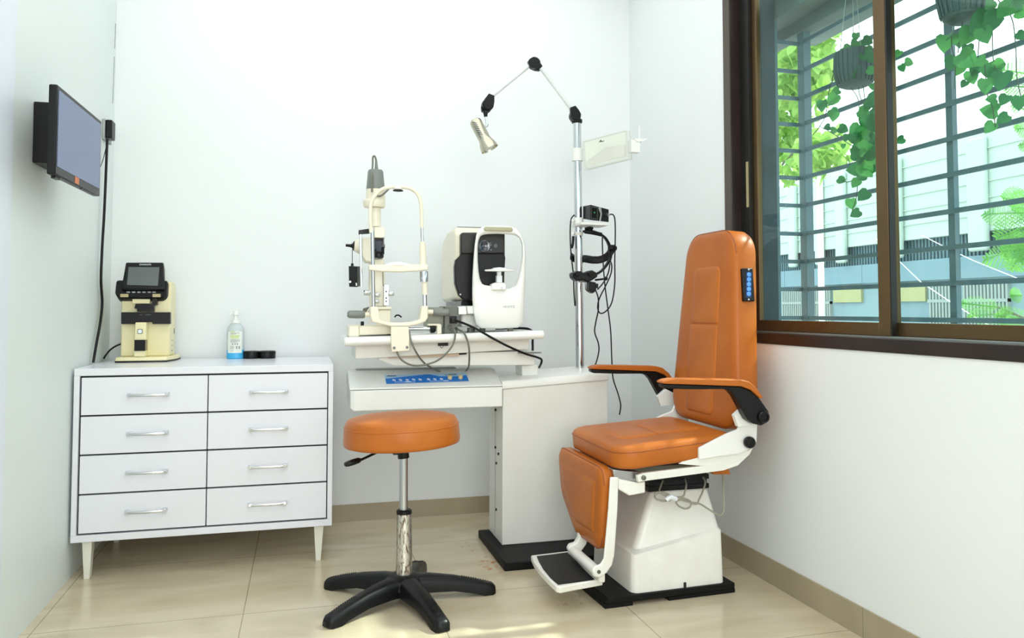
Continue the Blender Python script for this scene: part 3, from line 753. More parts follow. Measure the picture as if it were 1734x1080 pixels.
for k in range(6): box(bm, 0.30 + k * 0.028, 0.316 + k * 0.028, -0.003, -0.0002, -0.012, -0.004, Mm)
obj('button_row', bm, M['blackg'], mn)
bm = NB(); box(bm, 0.03, 0.075, -0.008, -0.0002, -0.022, -0.008, Mm); obj('speaker_slot', bm, M['black'], mn)
bm = NB(); box(bm, XL + 0.001, -0.802, 3.035, 3.2, 1.612, 1.826); obj('bracket_box', bm, M['black'], mn, bev=0.003)
ad = thing('power_adaptor', 'black plug adaptor on the wall beside the monitor with long lead', 'adaptor', (XL, 4.02, 1.94))
bm = NB(); box(bm, XL + 0.001, XL + 0.012, 3.98, 4.12, 1.895, 1.99); obj('socket_plate', bm, M['greyp'], ad, bev=0.002)
bm = NB(); box(bm, XL + 0.0125, -0.876, 3.99, 4.06, 1.903, 1.99); obj('adaptor_body', bm, M['black'], ad, bev=0.005)
bm = NB(); tube(bm, spl([PX(181.5, 235, -0.89), PX(179.5, 290, -0.895), PX(176.5, 360, -0.897), PX(173, 420, -0.899), PX(171, 475, -0.9), PX(173, 512, -0.9), PX(170, 545, -0.9), PX(164, 578, -0.9), PX(158, 613, -0.9)], 6), 0.006, 8); obj('lead', bm, M['cableb'], ad)
bm = NB(); tube(bm, spl([PX(180.5, 245, -0.892), PX(176, 265, -0.89), PX(170, 282, -0.87), PY(163, 287, 3.3)], 5), 0.002, 6); obj('thin_lead', bm, M['cableb'], ad)

# ---------------------------------------------------------------- refraction unit (console, desk, instrument table, pole)
ru = thing('refraction_unit', 'white ophthalmic refraction console with desk arm, instrument table and chrome pole', 'refraction unit', (1.1, 3.5, 0))
bm = NB(); box(bm, 0.83, 1.42, 3.25, 3.765, 0, 0.036); obj('base_plate', bm, M['rubber'], ru, bev=0.004)
bm = NB(); loft(bm, [[(0.880, 3.492, 0.0365), (1.392, 3.492, 0.0365), (1.392, 3.75, 0.0365), (0.880, 3.75, 0.0365)], [(0.884, 3.492, 0.738), (1.396, 3.492, 0.769), (1.396, 3.75, 0.769), (0.884, 3.75, 0.738)]]); ped = obj('pedestal', bm, M['offw'], ru, bev=0.003)
bm = NB(); prof = [(3.486, 0.0), (3.484, 0.022), (3.492, 0.036), (3.53, 0.046), (3.762, 0.052), (3.762, 0.0)]
loft(bm, [[(x, y, zl + q) for y, q in prof] for x, zl in ((0.879, 0.7385), (0.90, 0.7400), (1.385, 0.7687), (1.400, 0.7696))]); obj('pedestal_top', bm, M['white'], ru, bev=0.004)
bm = NB()
for y, z in ((3.62, 0.63), (3.62, 0.455), (3.56, 0.435), (3.60, 0.385), (3.60, 0.17)): cyl(bm, (0.884, y, z), (0.876, y, z), 0.006, n=10)
obj('side_screws', bm, M['black'], ru)
bm = NB(); box(bm, 0.8775, 0.8805, 3.62, 3.622, 0.05, 0.70); obj('side_seam', bm, M['greyp'], ru)
bm = NB(); loft(bm, [[(x, y, z) for y, z in ((3.476 + e, 0.662 + e), (3.476 + e, 0.7515), (3.75, 0.7515), (3.75, 0.70), (3.62, 0.66 + e))] for x, e in ((0.2, 0.012), (0.215, 0.0), (0.878, 0.0))]); obj('desk_arm', bm, M['white'], ru, bev=0.004)
bm = NB(); sl = [(3.478, 0.7535), (3.476, 0.760), (3.63, 0.824), (3.75, 0.826), (3.75, 0.7535)]
loft(bm, [[(x, y, 0.7535 + (z - 0.7535) * k) for y, z in sl] for x, k in ((0.196, 0.80), (0.21, 1.0), (0.855, 1.0), (0.878, 0.97))]); obj('desk_lid', bm, M['white'], ru, bev=0.004)
bm = NB(); box(bm, 0.235, 0.70, 3.66, 3.735, 0.8262, 0.8292); obj('desk_slot', bm, M['lgrey'], ru)
p0 = Vector((0.5, 3.476, 0.7605)); ns = Vector((1, 0, 0)).cross(Vector((0, 3.63 - 3.476, 0.824 - 0.760))).normalized()
us = Vector((0, 3.63 - 3.476, 0.824 - 0.760)).normalized()
cp = lambda x, y, h=0.0: PP(640 + x / 10.84, 620 + y / 10.84, p0 + ns * h, ns)
bm = NB(); prism(bm, [cp(*q, 0.0003) for q in ((120, 170), (155, 322), (1670, 270), (1610, 128))], ns * 0.0012); cpn = obj('control_panel', bm, M['lblue'], ru, label='light blue and blue printed control panel')
bm = NB(); prism(bm, [cp(*q, 0.0016) for q in ((136, 232), (155, 322), (1670, 270), (1625, 165), (1400, 186), (1130, 186), (960, 152), (880, 150))], ns * 0.0004); obj('blue_print', bm, M['blue'], cpn)
for x, y in ((295, 255), (415, 252), (540, 252), (655, 245), (775, 243), (930, 240), (1045, 238), (1165, 235)):
    bm = NB(); torus(bm, cp(x, y, 0.0022), ns, 0.0062, 0.0012, 16, 6); tube(bm, [cp(x - 25, y - 18, 0.0023), cp(x + 28, y + 20, 0.0023)], 0.0011, 5); obj('symbol', bm, M['whitep'], cpn)
for xa_, xb_, y in ((500, 610, 288), (1200, 1290, 268), (310, 690, 293), (950, 1180, 274)): bm = NB(); tube(bm, [cp(xa_, y, 0.0022), cp(xb_, y - 3, 0.0022)], 0.0008 if xb_ - xa_ > 150 else 0.0018, 4); obj('white_rule', bm, M['whitep'], cpn)
text('lettering', 'L-800F', 0.020, cp(1340, 156, 0.0018), (1, 0, 0), us, M['ink'], cpn)
bm = NB(); tube(bm, [cp(170, 180, 0.0018), cp(335, 179, 0.0018)], 0.0022, 4); obj('dark_print', bm, M['ink'], cpn)
for x, y in ((1320, 225), (1513, 218)):
    bm = NB(); q = cp(x, y, 0.0021); lathe(bm, [(0.0105, 0), (0.0105, 0.011), (0.009, 0.013)], q, ns, 18); obj('knob', bm, M['ivory'], cpn, label='ivory knob')
# instrument table
tz = lambda x: 0.984 + (x - 0.168) * 0.0265
bm = NB(); loft(bm, [[(x, y, tz(x) + q) for y, q in ((3.415, -0.032), (3.415, -0.002), (3.80, -0.002), (3.80, -0.032))] for x in (0.172, 1.045)]); tt = obj('instrument_table', bm, M['white'], ru, bev=0.002)
bm = NB(); A_, B_ = Vector((0.166, 3.402, tz(0.166) - 0.018)), Vector((1.052, 3.402, tz(1.052) - 0.018))
lathe(bm, [(0.012, 0), (0.0195, 0.006), (0.0195, (B_ - A_).length - 0.006), (0.012, (B_ - A_).length)], A_, B_ - A_, 20); obj('table_edge', bm, M['white'], tt)
bm = NB(); loft(bm, [[(PY(u, v0, 3.46).x, y, PY(u, v, 3.46).z) for y, v in ((3.46, vb), (3.46, v0), (3.76, v0), (3.76, vb))] for u, v0, vb in ((602, 584, 608), (896, 573, 591))]); obj('rail_housing', bm, M['offw'], tt, bev=0.003)
bm = NB(); pbox(bm, 742, 578, 759, 585.5, 3.45, 0.009); tube(bm, spl([PY(745, 585, 3.452), PY(747, 589, 3.452), PY(750, 588, 3.452), PY(751, 585, 3.452)], 4), 0.001, 5); obj('rail_clip', bm, M['black'], tt)
bm = NB(); pprism(bm, [(641, 600.5), (905, 594), (906, 618), (668, 619), (641, 609)], 3.50, 0.2); sb_ = obj('slide_bracket', bm, M['white'], ru, bev=0.003)
bm = NB(); pprism(bm, [(640, 600), (790, 596.5), (790, 600), (662, 606)], 3.485, 0.0145); obj('slide_gap', bm, M['blackg'], sb_)
bm = NB(); pprism(bm, [(656, 602.5), (777, 598.3), (777, 603), (658, 606.3)], 3.478, 0.0065); obj('slide_strip', bm, M['pink'], sb_)
bm = NB(); pbox(bm, 880, 596.5, 917, 598.5, 3.46, 0.035); obj('stop_plate', bm, M['grey'], sb_)
bm = NB(); a_ = PY(884, 614, 3.56); b_ = PY(911, 614, 3.56); box(bm, a_.x, b_.x, 3.56, 3.68, 0.792, PY(895, 618, 3.56).z); obj('table_post', bm, M['white'], ru, bev=0.004)
# pole with collars
pb, pt = Vector((1.325, 3.68, 0.80)), Vector((1.3135, 3.68, 2.035))
pa_ = (pt - pb).normalized(); PL = lambda v: pb + pa_ * ((PY(980, v, 3.68).z - pb.z) / pa_.z)
bm = NB(); cyl(bm, pb, pt, 0.0205, n=28); pole = obj('pole', bm, M['chrome'], ru)
for v0, v1, R in ((369, 380, 0.026), (393, 399, 0.0235)):
    bm = NB(); lathe(bm, [(R, 0), (R, (PL(v0) - PL(v1)).length)], PL(v1), pa_, 24); cyl(bm, PL((v0 + v1) / 2) + Vector((-0.024, -0.012, 0)), PL((v0 + v1) / 2) + Vector((-0.04, -0.03, 0)), 0.007, n=10)
    obj('collar', bm, M['offw'], pole)
bm = NB(); pprism(bm, [(984, 376), (1031, 378.5), (1031, 381.5), (984, 380)], 3.57, 0.13); obj('shelf_bracket', bm, M['offw'], pole, bev=0.001)

# ---------------------------------------------------------------- spot lamp on its jointed arm
YP = 3.66
el = thing('examination_lamp', 'silver spot lamp on white jointed arm above the chrome pole', 'lamp', (pt.x, pt.y, pt.z))
q = lambda u, v, dy=0.0: PY(u, v, YP + dy)
bm = NB(); lathe(bm, [(0.024, 0.0003), (0.027, 0.006), (0.027, 0.018), (0.021, 0.022), (0.017, 0.028)], pt, pa_, 24)
tube(bm, [pt + pa_ * 0.02, q(978, 203), q(974, 197)], 0.014, 10); obj('pole_cap', bm, M['black'], el)


def joint(u, v, r, ends, name='joint'):
    bm = NB(); c = q(u, v); R = r / FP * (c - CAM).dot(FW)
    lathe(bm, [(R * 0.8, -0.020), (R, -0.014), (R, 0.014), (R * 0.8, 0.020)], c, (0, 1, 0), 26)
    for s_, e in enumerate(ends):
        d = (q(*e) - c); off = Vector((0, 0.013 * (1 if s_ else -1), 0))
        a = d.normalized(); p_ = Vector((0, 1, 0)); w_ = a.cross(p_)
        loft(bm, [[c + off + a * t + w_ * (k * sx) + p_ * (0.008 * sy) for sx, sy in ((-1, -1), (1, -1), (1, 1), (-1, 1))] for t, k in ((-R * 0.2, R * 0.95), (R * 0.7, R * 0.85), (d.length, R * 0.5))])
    lathe(bm, [(0.005, 0), (0.005, 0.003)], c + Vector((0, -0.0235, 0)), (0, 1, 0), 10)
    return obj(name, bm, M['black'], el)


joint(973.5, 196.5, 9.3, [(968, 182), (978, 205)])
joint(904.5, 107.5, 10, [(894, 111), (917, 115)])
joint(825.5, 178, 10, [(831, 162), (821, 190)])
for a_, b_ in (((967.5, 184), (916, 115)), ((896, 111), (832, 163))):
    bm = NB(); cyl(bm, q(*a_), q(*b_), 0.0108, n=14); obj('arm', bm, M['arm'], el)
bm = NB(); cyl(bm, q(822, 188), q(822.5, 198), 0.013, 0.008, 14); obj('neck', bm, M['black'], el)
bm = NB(); tube(bm, spl([q(822.5, 196), q(824, 207), q(825, 212), q(822, 214), q(818, 214, -0.015)], 4), 0.0065, 10); obj('swivel_rod', bm, M['chrome'], el)
s0, s1_ = q(803, 202, -0.03), q(829.5, 252.5, -0.055); ax = (s1_ - s0); Ls = ax.length; ax.normalize(); kx = 1 / FP * (s0 - CAM).dot(FW)
bm = NB(); pr = [(0.0, 0.0), (6.5, 0.01), (9.5, 0.06), (10.5, 0.14), (10.6, 0.55), (10.2, 0.63), (11.2, 0.72), (14.5, 0.86), (15.6, 1.0), (14.9, 1.0), (13.6, 0.87), (9, 0.72), (0.1, 0.70)]
lathe(bm, [(r_ * kx, h * Ls) for r_, h in pr], s0, ax, 36); sh = obj('lamp_shade', bm, M['nickel'], el)
bm = NB(); c = s0 + ax * (Ls * 0.86)
fr = frame(ax); prf = [(0.0, 0.99), (6, 0.985), (10, 0.95), (11, 0.9), (9, 0.8), (4, 0.74)]
lathe(bm, [(r_ * kx, h * Ls) for r_, h in prf[::-1]], s0, ax, 24); obj('bulb', bm, M['bulb'], sh, label='frosted white bulb')
bm = NB(); tc_ = (CAM - s0).normalized(); tc_ = (tc_ - ax * tc_.dot(ax)).normalized(); sd = ax.cross(tc_)
nd = (tc_ * 0.97 + sd * 0.18 * (1 if sd.dot(RT) < 0 else -1)).normalized(); s2d = ax.cross(nd)
for k in range(7):
    b_ = s0 + ax * (Ls * (0.15 + 0.062 * k)) + nd * (10.35 * kx)
    tube(bm, [b_ + s2d * (t * 3.9 * kx) - nd * (1.25 * kx * t * t) - ax * (t * 3 * kx) for t in (-1, -0.5, 0, 0.5, 1)], 0.62 * kx, 6)
obj('vent_slots', bm, M['ink'], sh)

# ---------------------------------------------------------------- clear document sleeve clamped to the pole
dsv = thing('document_sleeve', 'clear plastic sleeve box with scribbled sheet clamped high on the chrome pole', 'plastic sleeve', PL(262))
bm = NB(); lathe(bm, [(0.0275, 0), (0.0275, (PL(252) - PL(273)).length)], PL(273), pa_, 24); obj('clamp_collar', bm, M['offw'], dsv)
ps = [(987, 240), (1060, 221), (1064, 269), (990, 287)]
bm = NB(); loft(bm, [[q(u, v, -0.03) for u, v in ps], [q(u, v, 0.03) + Vector((0.02, 0, 0)) for u, v in ps]]); obj('sleeve', bm, M['clear'], dsv, bev=0.002)
bm = NB(); loft(bm, [[q(u, v, 0.0) for u, v in ((990, 241.5), (1058, 224), (1062, 266.5), (992, 283.5))], [q(u, v, 0.004) for u, v in ((990, 241.5), (1058, 224), (1062, 266.5), (992, 283.5))]]); sheet = obj('paper_sheet', bm, M['paper'], dsv)
bm = NB()
loft(bm, [[q(u, v, dy) for u, v, dy in ((994, 272, -0.004), (1010, 262, -0.016), (1024, 249, -0.02), (1046, 247, -0.016), (1060, 245, -0.004))], [q(u, v, -0.002) for u, v in ((993, 281), (1010, 277), (1026, 272), (1046, 268), (1061, 264))]], False, False, False); obj('crumpled_fold', bm, M['offw'], sheet)
bm = NB(); tube(bm, spl([q(1014.5, 241, -0.0325), q(1017.5, 237, -0.0325), q(1017, 240.5, -0.0325), q(1019, 238.5, -0.0325), q(1020, 240, -0.0325), q(1023, 238, -0.0325)], 4), 0.0016, 5); obj('scribble', bm, M['ink'], dsv, label='dark blue pen scribble')
bm = NB()
for a_, b_ in (((1060, 221), (1064, 269)), ((990, 287), (1064, 269)), ((987, 240), (1060, 221)), ((987, 240), (990, 287))):
    tube(bm, [q(*a_, -0.031), q(*b_, -0.031)], 0.0016, 6)
tube(bm, [q(1060, 221, 0.03) + Vector((0.02, 0, 0)), q(1064, 269, 0.03) + Vector((0.02, 0, 0))], 0.0016, 6); tube(bm, [q(990, 287, 0.03) + Vector((0.02, 0, 0)), q(1064, 269, 0.03) + Vector((0.02, 0, 0))], 0.0016, 6)
obj('sleeve_edges', bm, M['edge'], dsv)
bm = NB(); pbox(bm, 1069, 236.5, 1084, 257.5, YP - 0.02, 0.045); pprism(bm, [(1073, 234.5), (1098, 234.5), (1088, 239.5), (1080, 240)], YP - 0.025, 0.055)
cyl(bm, q(1083, 235), q(1082.5, 214), 0.0028, n=10); cyl(bm, q(1085, 245.5, -0.02), q(1085, 245.5, -0.03), 0.0035, n=10); tube(bm, [q(1066, 246, 0.01), q(1070, 246, 0.01)], 0.009, 8)
obj('end_bracket', bm, M['white'], dsv, bev=0.001)

# ---------------------------------------------------------------- supply box and head-worn scope on the pole
sbx = thing('supply_box', 'small black supply box with green light strapped on the pole shelf', 'supply box', PY(1005, 378, 3.62))
bm = NB(); loft(bm, [[PY(1000, 346.5, 3.575), PY(1031, 354.5, 3.60), PY(1031, 376.2, 3.60), PY(1000, 372.5, 3.575)], [PY(987, 349, 3.67), PY(1016, 354, 3.69), PY(1016, 372, 3.69), PY(987, 370.5, 3.67)]]); obj('case', bm, M['black'], sbx, bev=0.002)
nb = lambda u, v, d: PY(u, v, 3.575 + (u - 1000) / 31 * 0.025 - d)
bm = NB(); prism(bm, [nb(1001.5, 349.5, 0.0005), nb(1012, 351, 0.0005), nb(1012, 371.5, 0.0005), nb(1001.5, 369.5, 0.0005)], (0, -0.0006, 0)); fpn = obj('face_plate', bm, M['dgrey'], sbx)
bm = NB(); prism(bm, [nb(1002, 350.2, 0.0012), nb(1011.5, 351.6, 0.0012), nb(1011.5, 370.8, 0.0012), nb(1002, 369, 0.0012)], (0, -0.0004, 0)); obj('face_print', bm, M['blackg'], fpn)
bm = NB(); lathe(bm, [(0.004, 0), (0.003, 0.002)], nb(1006.5, 360, 0.0017), (0, -1, 0), 12); obj('indicator', bm, M['led'], sbx, label='green indicator light')
bm = NB(); tube(bm, [nb(1014, 351, 0.004), nb(1018, 362, 0.005), nb(1016, 374, 0.004)], 0.004, 6); tube(bm, [nb(1017, 351, 0.004), nb(1018, 362, 0.006)], 0.003, 6); obj('strap', bm, M['greyp'], sbx)
bm = NB(); cyl(bm, nb(1026, 363, 0.001), nb(1031, 364, 0.03), 0.007, n=12); obj('plug', bm, M['steel'], sbx)
YH = 3.62
hp = thing('headband_scope', 'black headband scope hanging with looped leads from the chrome pole', 'headset', PY(1010, 440, YH))
h = lambda u, v, dy=0.0: PY(u, v, YH + dy)
bm = NB(); tube(bm, spl([h(988, 392, 0.02), h(1000, 391, 0.0), h(1013, 395, -0.01), h(1024, 402, 0), h(1031, 414, 0.02), h(1034, 428, 0.03), h(1032, 440, 0.03), h(1026, 450, 0.0), h(1018, 459, -0.04), h(1008, 465, -0.06)], 5), 0.015, 10, flat=0.45, ref=(0, 1, 0)); obj('crown_strap', bm, M['black'], hp)
bm = NB(); tube(bm, spl([h(967, 434, 0.14), h(974, 438, 0.16), h(990, 438, 0.12), h(1004, 440, 0.09), h(1018, 439, 0.07), h(1030, 432, 0.05), h(1037, 420, 0.03)], 5), 0.020, 10, flat=0.3, ref=(0, 0, 1)); obj('headband', bm, M['black'], hp)
bm = NB(); lathe(bm, [(0.012, -0.02), (0.017, -0.012), (0.017, 0.012), (0.012, 0.02)], h(1037, 420, 0.02), (1, 0.2, 0), 18); obj('adjusting_knob', bm, M['black'], hp)
bm = NB(); tube(bm, spl([h(991, 388, -0.02), h(998, 386, -0.03), h(1003, 387, -0.03)], 4), 0.013, 10, flat=0.6); tube(bm, spl([h(990, 392, -0.02), h(1004, 394, -0.03), h(1018, 397, -0.02)], 4), 0.010, 10); obj('top_pad', bm, M['rubber'], hp)
bm = NB(); pprism(bm, [(970, 462), (978, 458.5), (986, 459), (988, 463), (994, 460), (1003, 457), (1010, 461), (1013, 468), (1004, 474), (996, 478), (988, 474), (978, 476), (971, 470)], YH - 0.115, 0.06); obj('binocular_housing', bm, M['black'], hp, bev=0.006)
for u in (978, 1001):
    bm = NB(); lathe(bm, [(0.012, 0), (0.014, 0.004), (0.012, 0.012)], h(u, 464, -0.128), (0, 1, 0.2), 16); obj('eyepiece', bm, M['blackg'], hp)
bm = NB(); pprism(bm, [(998, 476), (1009, 478), (1010, 492), (1004, 496.5), (997, 492)], YH - 0.10, 0.04); cyl(bm, h(991, 478, -0.09), h(991.5, 491, -0.09), 0.002, n=6); cyl(bm, h(1011, 480, -0.09), h(1011, 488, -0.09), 0.006, n=10); obj('illumination_head', bm, M['black'], hp, bev=0.004)
bm = NB(); cyl(bm, h(1008, 474, -0.09), h(1024, 472, -0.08), 0.005, n=10); ball(bm, h(1026, 471.5, -0.08), 0.010); obj('adjusting_lever', bm, M['black'], hp)
for pts in ([(1031, 363.5, -0.02), (1037, 363, -0.02), (1041, 370, 0), (1042, 395, 0), (1041, 440, 0), (1041, 480, 0), (1036, 512, 0.01), (1026, 527, 0.02), (1016, 530, 0.02), (1012, 520, 0.02), (1015, 505, 0.0), (1025, 485, 0.0), (1034, 465, 0), (1036, 450, 0), (1033, 440, 0.02)],
            [(1020, 398, 0), (1020, 415, 0.04), (1021, 440, 0.03), (1024, 480, 0.03), (1029, 520, 0.04), (1034, 560, 0.05), (1036, 610, 0.06), (1038, 640, 0.05), (1046, 665, 0.03), (1051, 685, 0.0), (1049, 702, -0.02)],
            [(1009, 492, -0.06), (1013, 505, -0.03), (1013, 525, 0), (1009, 545, 0.02), (1007, 562, 0.03), (1013, 580, 0.04), (1014, 595, 0.05), (1009, 615, 0.06), (1004, 622, 0.08)],
            [(1012, 490, -0.05), (1022, 478, -0.02), (1030, 462, 0), (1033, 446, 0.01)],
            [(972, 364, 0.06), (967, 372, 0.05), (965.5, 395, 0.04), (967, 430, 0.04), (971, 465, 0.05), (972, 495, 0.06), (973.5, 518, 0.06)],
            [(971, 400, 0.05), (970, 412, 0.05), (968, 420, 0.05)]):
    bm = NB(); tube(bm, spl([h(*p_) for p_ in pts], 5), 0.0034 if len(pts) > 3 else 0.007, 7); obj('lead', bm, M['cableb'], hp)
#PART3
# ---------------------------------------------------------------- slit lamp on the instrument table
YS = 3.43
sp_ = thing('slit_lamp', 'cream slit lamp microscope with arched chin rest frame on the instrument table', 'slit lamp', (0.36, 3.5, tz(0.36)))
f = lambda u, v, dy=0.0: PY(u, v, YS + dy)
# clamp plate on the table edge and yoke
bm = NB(); pprism(bm, [(662, 553), (692, 553), (693.5, 571), (693.5, 594), (663, 596), (662, 574)], 3.371, 0.0102); pl_ = obj('clamp_plate', bm, M['cream'], sp_, bev=0.003)
for u, v in ((667.5, 589), (689.3, 588)):
    bm = NB(); lathe(bm, [(0.0062, 0), (0.0062, 0.002), (0.003, 0.002), (0.003, 0.0005)], PY(u, v, 3.3708), (0, -1, 0), 16); obj('bolt', bm, M['grey'], pl_)
bm = NB(); pprism(bm, [(627.5, 519), (640, 519), (644, 542), (655, 545), (675, 546.5), (698, 545), (711, 541), (714.5, 518), (725, 518), (725, 538), (720, 545), (706, 550), (692, 553), (662, 553), (645, 549), (630, 545), (627, 535)], 3.3825, 0.07); obj('yoke', bm, M['cream'], sp_, bev=0.005)
bm = NB(); cyl(bm, f(632.5, 519), f(630.5, 392), 0.0082, n=16); obj('post', bm, M['steel'], sp_)
bm = NB(); cyl(bm, f(719.5, 518), f(719, 499), 0.0098, n=16); obj('post', bm, M['chrome'], sp_)
bm = NB(); cyl(bm, f(715.3, 410), f(714.3, 384), 0.0068, n=16); obj('post', bm, M['chrome'], sp_)
bm = NB(); lathe(bm, [(0.0135, 0), (0.0128, (f(719, 477) - f(719.5, 499)).length)], f(719.5, 499), f(719, 477) - f(719.5, 499), 20); obj('post_sleeve', bm, M['cream'], sp_)
Lr = (f(717.5, 459.5) - f(718, 477)).length
bm = NB(); lathe(bm, [(0.019, 0), (0.019, 0.003), (0.016, 0.004), (0.016, 0.006), (0.0185, 0.008), (0.0185, Lr - 0.004), (0.0165, Lr)], f(718, 477), f(717.5, 459.5) - f(718, 477), 24); obj('height_ring', bm, M['chrome'], sp_)
bm = NB(); lathe(bm, [(0.0155, 0), (0.0145, 0.10), (0.0105, 0.125)], f(717, 457), f(715.3, 409) - f(717, 457), 20); obj('post_sleeve', bm, M['cream'], sp_)
bm = NB(); pprism(bm, [(624.5, 448), (725, 447.5), (725, 457), (706, 459), (676, 460.5), (645, 459.5), (624.5, 457)], YS - 0.022, 0.044); obj('chin_bar', bm, M['cream'], sp_, bev=0.004)
bm = NB(); oval(bm, [(0.058, 0), (0.060, 0.003), (0.05, 0.010), (0.025, 0.016), (0.002, 0.018)], f(674, 450.2), 0.45); obj('chin_cup', bm, M['white'], sp_)
bm = NB(); tube(bm, spl([f(628.5, 394), f(627.2, 375), f(627, 358), f(629, 343), (f(635, 331)), f(646, 321), f(660, 317), f(680, 316.5), f(695, 319), f(706, 327), f(712, 340), f(713.8, 358), f(714.3, 386)], 6), 0.0082, 12); obj('headrest_arch', bm, M['cream'], sp_)
bm = NB(); oval(bm, [(0.010, 0), (0.022, 0.002), (0.023, 0.006), (0.020, 0.008)], f(674, 324.5), 0.7); obj('forehead_pad', bm, M['black'], sp_)
bm = NB(); oval(bm, [(0.016, 0), (0.018, 0.002), (0.014, 0.014)], f(674, 320.7), 0.7); obj('pad_holder', bm, M['white'], sp_)
for a_, b_, s_ in (((618, 532.5), (588, 532), 1), ((733, 528), (761, 529), -1)):
    d = f(*b_) - f(*a_); L = d.length
    bm = NB(); lathe(bm, [(0.012, 0.0), (0.0165, 0.006), (0.0175, L * 0.5), (0.016, L * 0.9), (0.010, L)], f(*a_), d, 20); gp = obj('hand_grip', bm, M['grey'], sp_, label='grey hand grip')
    bm = NB(); cyl(bm, f(*a_), f(*a_) - d.normalized() * 0.03, 0.0105, n=14); obj('grip_stub', bm, M['cream'], sp_)
# cross slide base
tzl = tz(0.3)
bm = NB(); loft(bm, [[(x, y, z) for y, z in ((3.45, zb_), (3.45, zt2), (3.62, zt2 + 0.004), (3.62, zb_))] for x, zb_, zt2 in ((PY(608, 560, 3.45).x, tz(0.23) + 0.006, PY(608, 552, 3.45).z), (PY(664, 560, 3.45).x, tz(0.37) + 0.006, PY(664, 550, 3.45).z))]); obj('slide_base', bm, M['cream'], sp_, bev=0.004)
bm = NB(); pprism(bm, [(591, 551), (608, 549.5), (609, 570), (590, 571)], 3.44, 0.19); obj('slide_cheek', bm, M['cream'], sp_, bev=0.006)
bm = NB(); box(bm, PY(592, 570, 3.45).x, PY(664, 570, 3.45).x, 3.46, 3.60, tz(0.36) + 0.0005, tz(0.36) + 0.0058); obj('slide_plate', bm, M['blackg'], sp_)
bm = NB(); lathe(bm, [(0.0075, 0), (0.0075, 0.016), (0.006, 0.018)], PY(613.5, 551, 3.50), (0, 0, 1), 14); obj('lock_knob', bm, M['black'], sp_)
YC = 3.58
k = lambda u, v, dy=0.0: PY(u, v, YC + dy)


def stack(name, uv, m, dy=0.0, n=28, lab=None):
    """turned column: list of (u centre, v, half width px)"""
    bm = NB(); rings = []
    for u, v, hw_ in uv:
        c = k(u, v, dy); R = hw_ / FP * (c - CAM).dot(FW)
        rings.append([c + Vector((R * math.cos(2 * PI * i / n), R * math.sin(2 * PI * i / n), 0)) for i in range(n)])
    loft(bm, rings); return obj(name, bm, M[m], sp_, label=lab)


stack('lamp_housing', [(635.8, 320.5, 15.3), (636, 318, 15.5), (636, 309, 14.6), (636, 291, 13.0), (636, 288, 11.5)], 'grey', lab='grey lamp housing')
stack('lamp_neck', [(636, 339, 16), (636, 321, 16)], 'cream')
stack('lamp_flange', [(633.5, 351.5, 17), (633.5, 349, 18.4), (633.5, 340, 18.4), (634, 338.5, 17.5)], 'cream')
stack('column', [(635.5, 384, 9.2), (635.5, 352, 9.4)], 'cream')
bm = NB(); tube(bm, spl([k(638, 288), k(637.5, 275), k(635, 265), k(631.5, 266), k(631, 280), k(629.5, 300, -0.04), k(630, 325, -0.05)], 5), 0.0042, 8); obj('lamp_lead', bm, M['cable'], sp_)
bm = NB(); tube(bm, [k(637.5, 289), k(637, 272)], 0.0085, 10, taper=(1, 0.6)); obj('cable_gland', bm, M['grey'], sp_)
bm = NB(); tube(bm, spl([k(632, 330, -0.05), k(643, 332, -0.05), k(651, 327, -0.04), k(659, 319, -0.02)], 5), 0.0042, 8); obj('lamp_lead', bm, M['cable'], sp_)
bm = NB(); pbox(bm, 634, 384.2, 652, 402.5, YC - 0.03, 0.07); obj('mirror_block', bm, M['cream'], sp_, bev=0.003)
bm = NB(); pbox(bm, 631, 402.6, 650, 436, YC - 0.01, 0.04); obj('prism_frame', bm, M['black'], sp_, bev=0.003)
bm = NB(); pbox(bm, 648, 402.6, 650.5, 431, YC - 0.035, 0.012); cyl(bm, k(649, 418, -0.036), k(649, 430, -0.036), 0.005, n=10); obj('prism_arm', bm, M['blackg'], sp_)
bm = NB(); lathe(bm, [(0.027, 0), (0.027, 0.012), (0.024, 0.016)], k(641, 417, -0.011), (0.1, -1, 0), 26); obj('illumination_mirror', bm, M['lens'], sp_, label='dark round mirror')
bm = NB(); torus(bm, k(642, 431, -0.03), (0, 1, 0), 0.013, 0.004, 22, 8); obj('filter_ring', bm, M['blackg'], sp_)
bm = NB(); pprism(bm, [(612.5, 402), (630, 402), (631, 444), (619, 444), (612, 434)], YC - 0.005, 0.09); obj('microscope_body', bm, M['cream'], sp_, bev=0.008)
bm = NB(); a_, b_ = k(613, 417, 0.03), k(601, 416, 0.03); lathe(bm, [(0.034, 0), (0.036, 0.01), (0.025, 0.035), (0.022, (b_ - a_).length)], a_, b_ - a_, 26); obj('eyepiece_tube', bm, M['cream'], sp_)
bm = NB(); lathe(bm, [(0.021, 0), (0.023, 0.004), (0.010, 0.012), (0.007, 0.02), (0.006, 0.04)], k(600.5, 416.5, 0.03), b_ - a_, 20); obj('eyepiece', bm, M['black'], sp_)
bm = NB(); pprism(bm, [(607.5, 389.5), (626.5, 386.8), (626.5, 395), (607.5, 396.5)], YC - 0.055, 0.022); obj('hanger_arm', bm, M['black'], sp_, bev=0.001)
bm = NB(); tube(bm, [k(610.5, 396, -0.044), k(612, 486, -0.044)], 0.0062, 10, flat=0.6, ref=(1, 0, 0)); obj('hanger_rod', bm, M['chrome'], sp_)
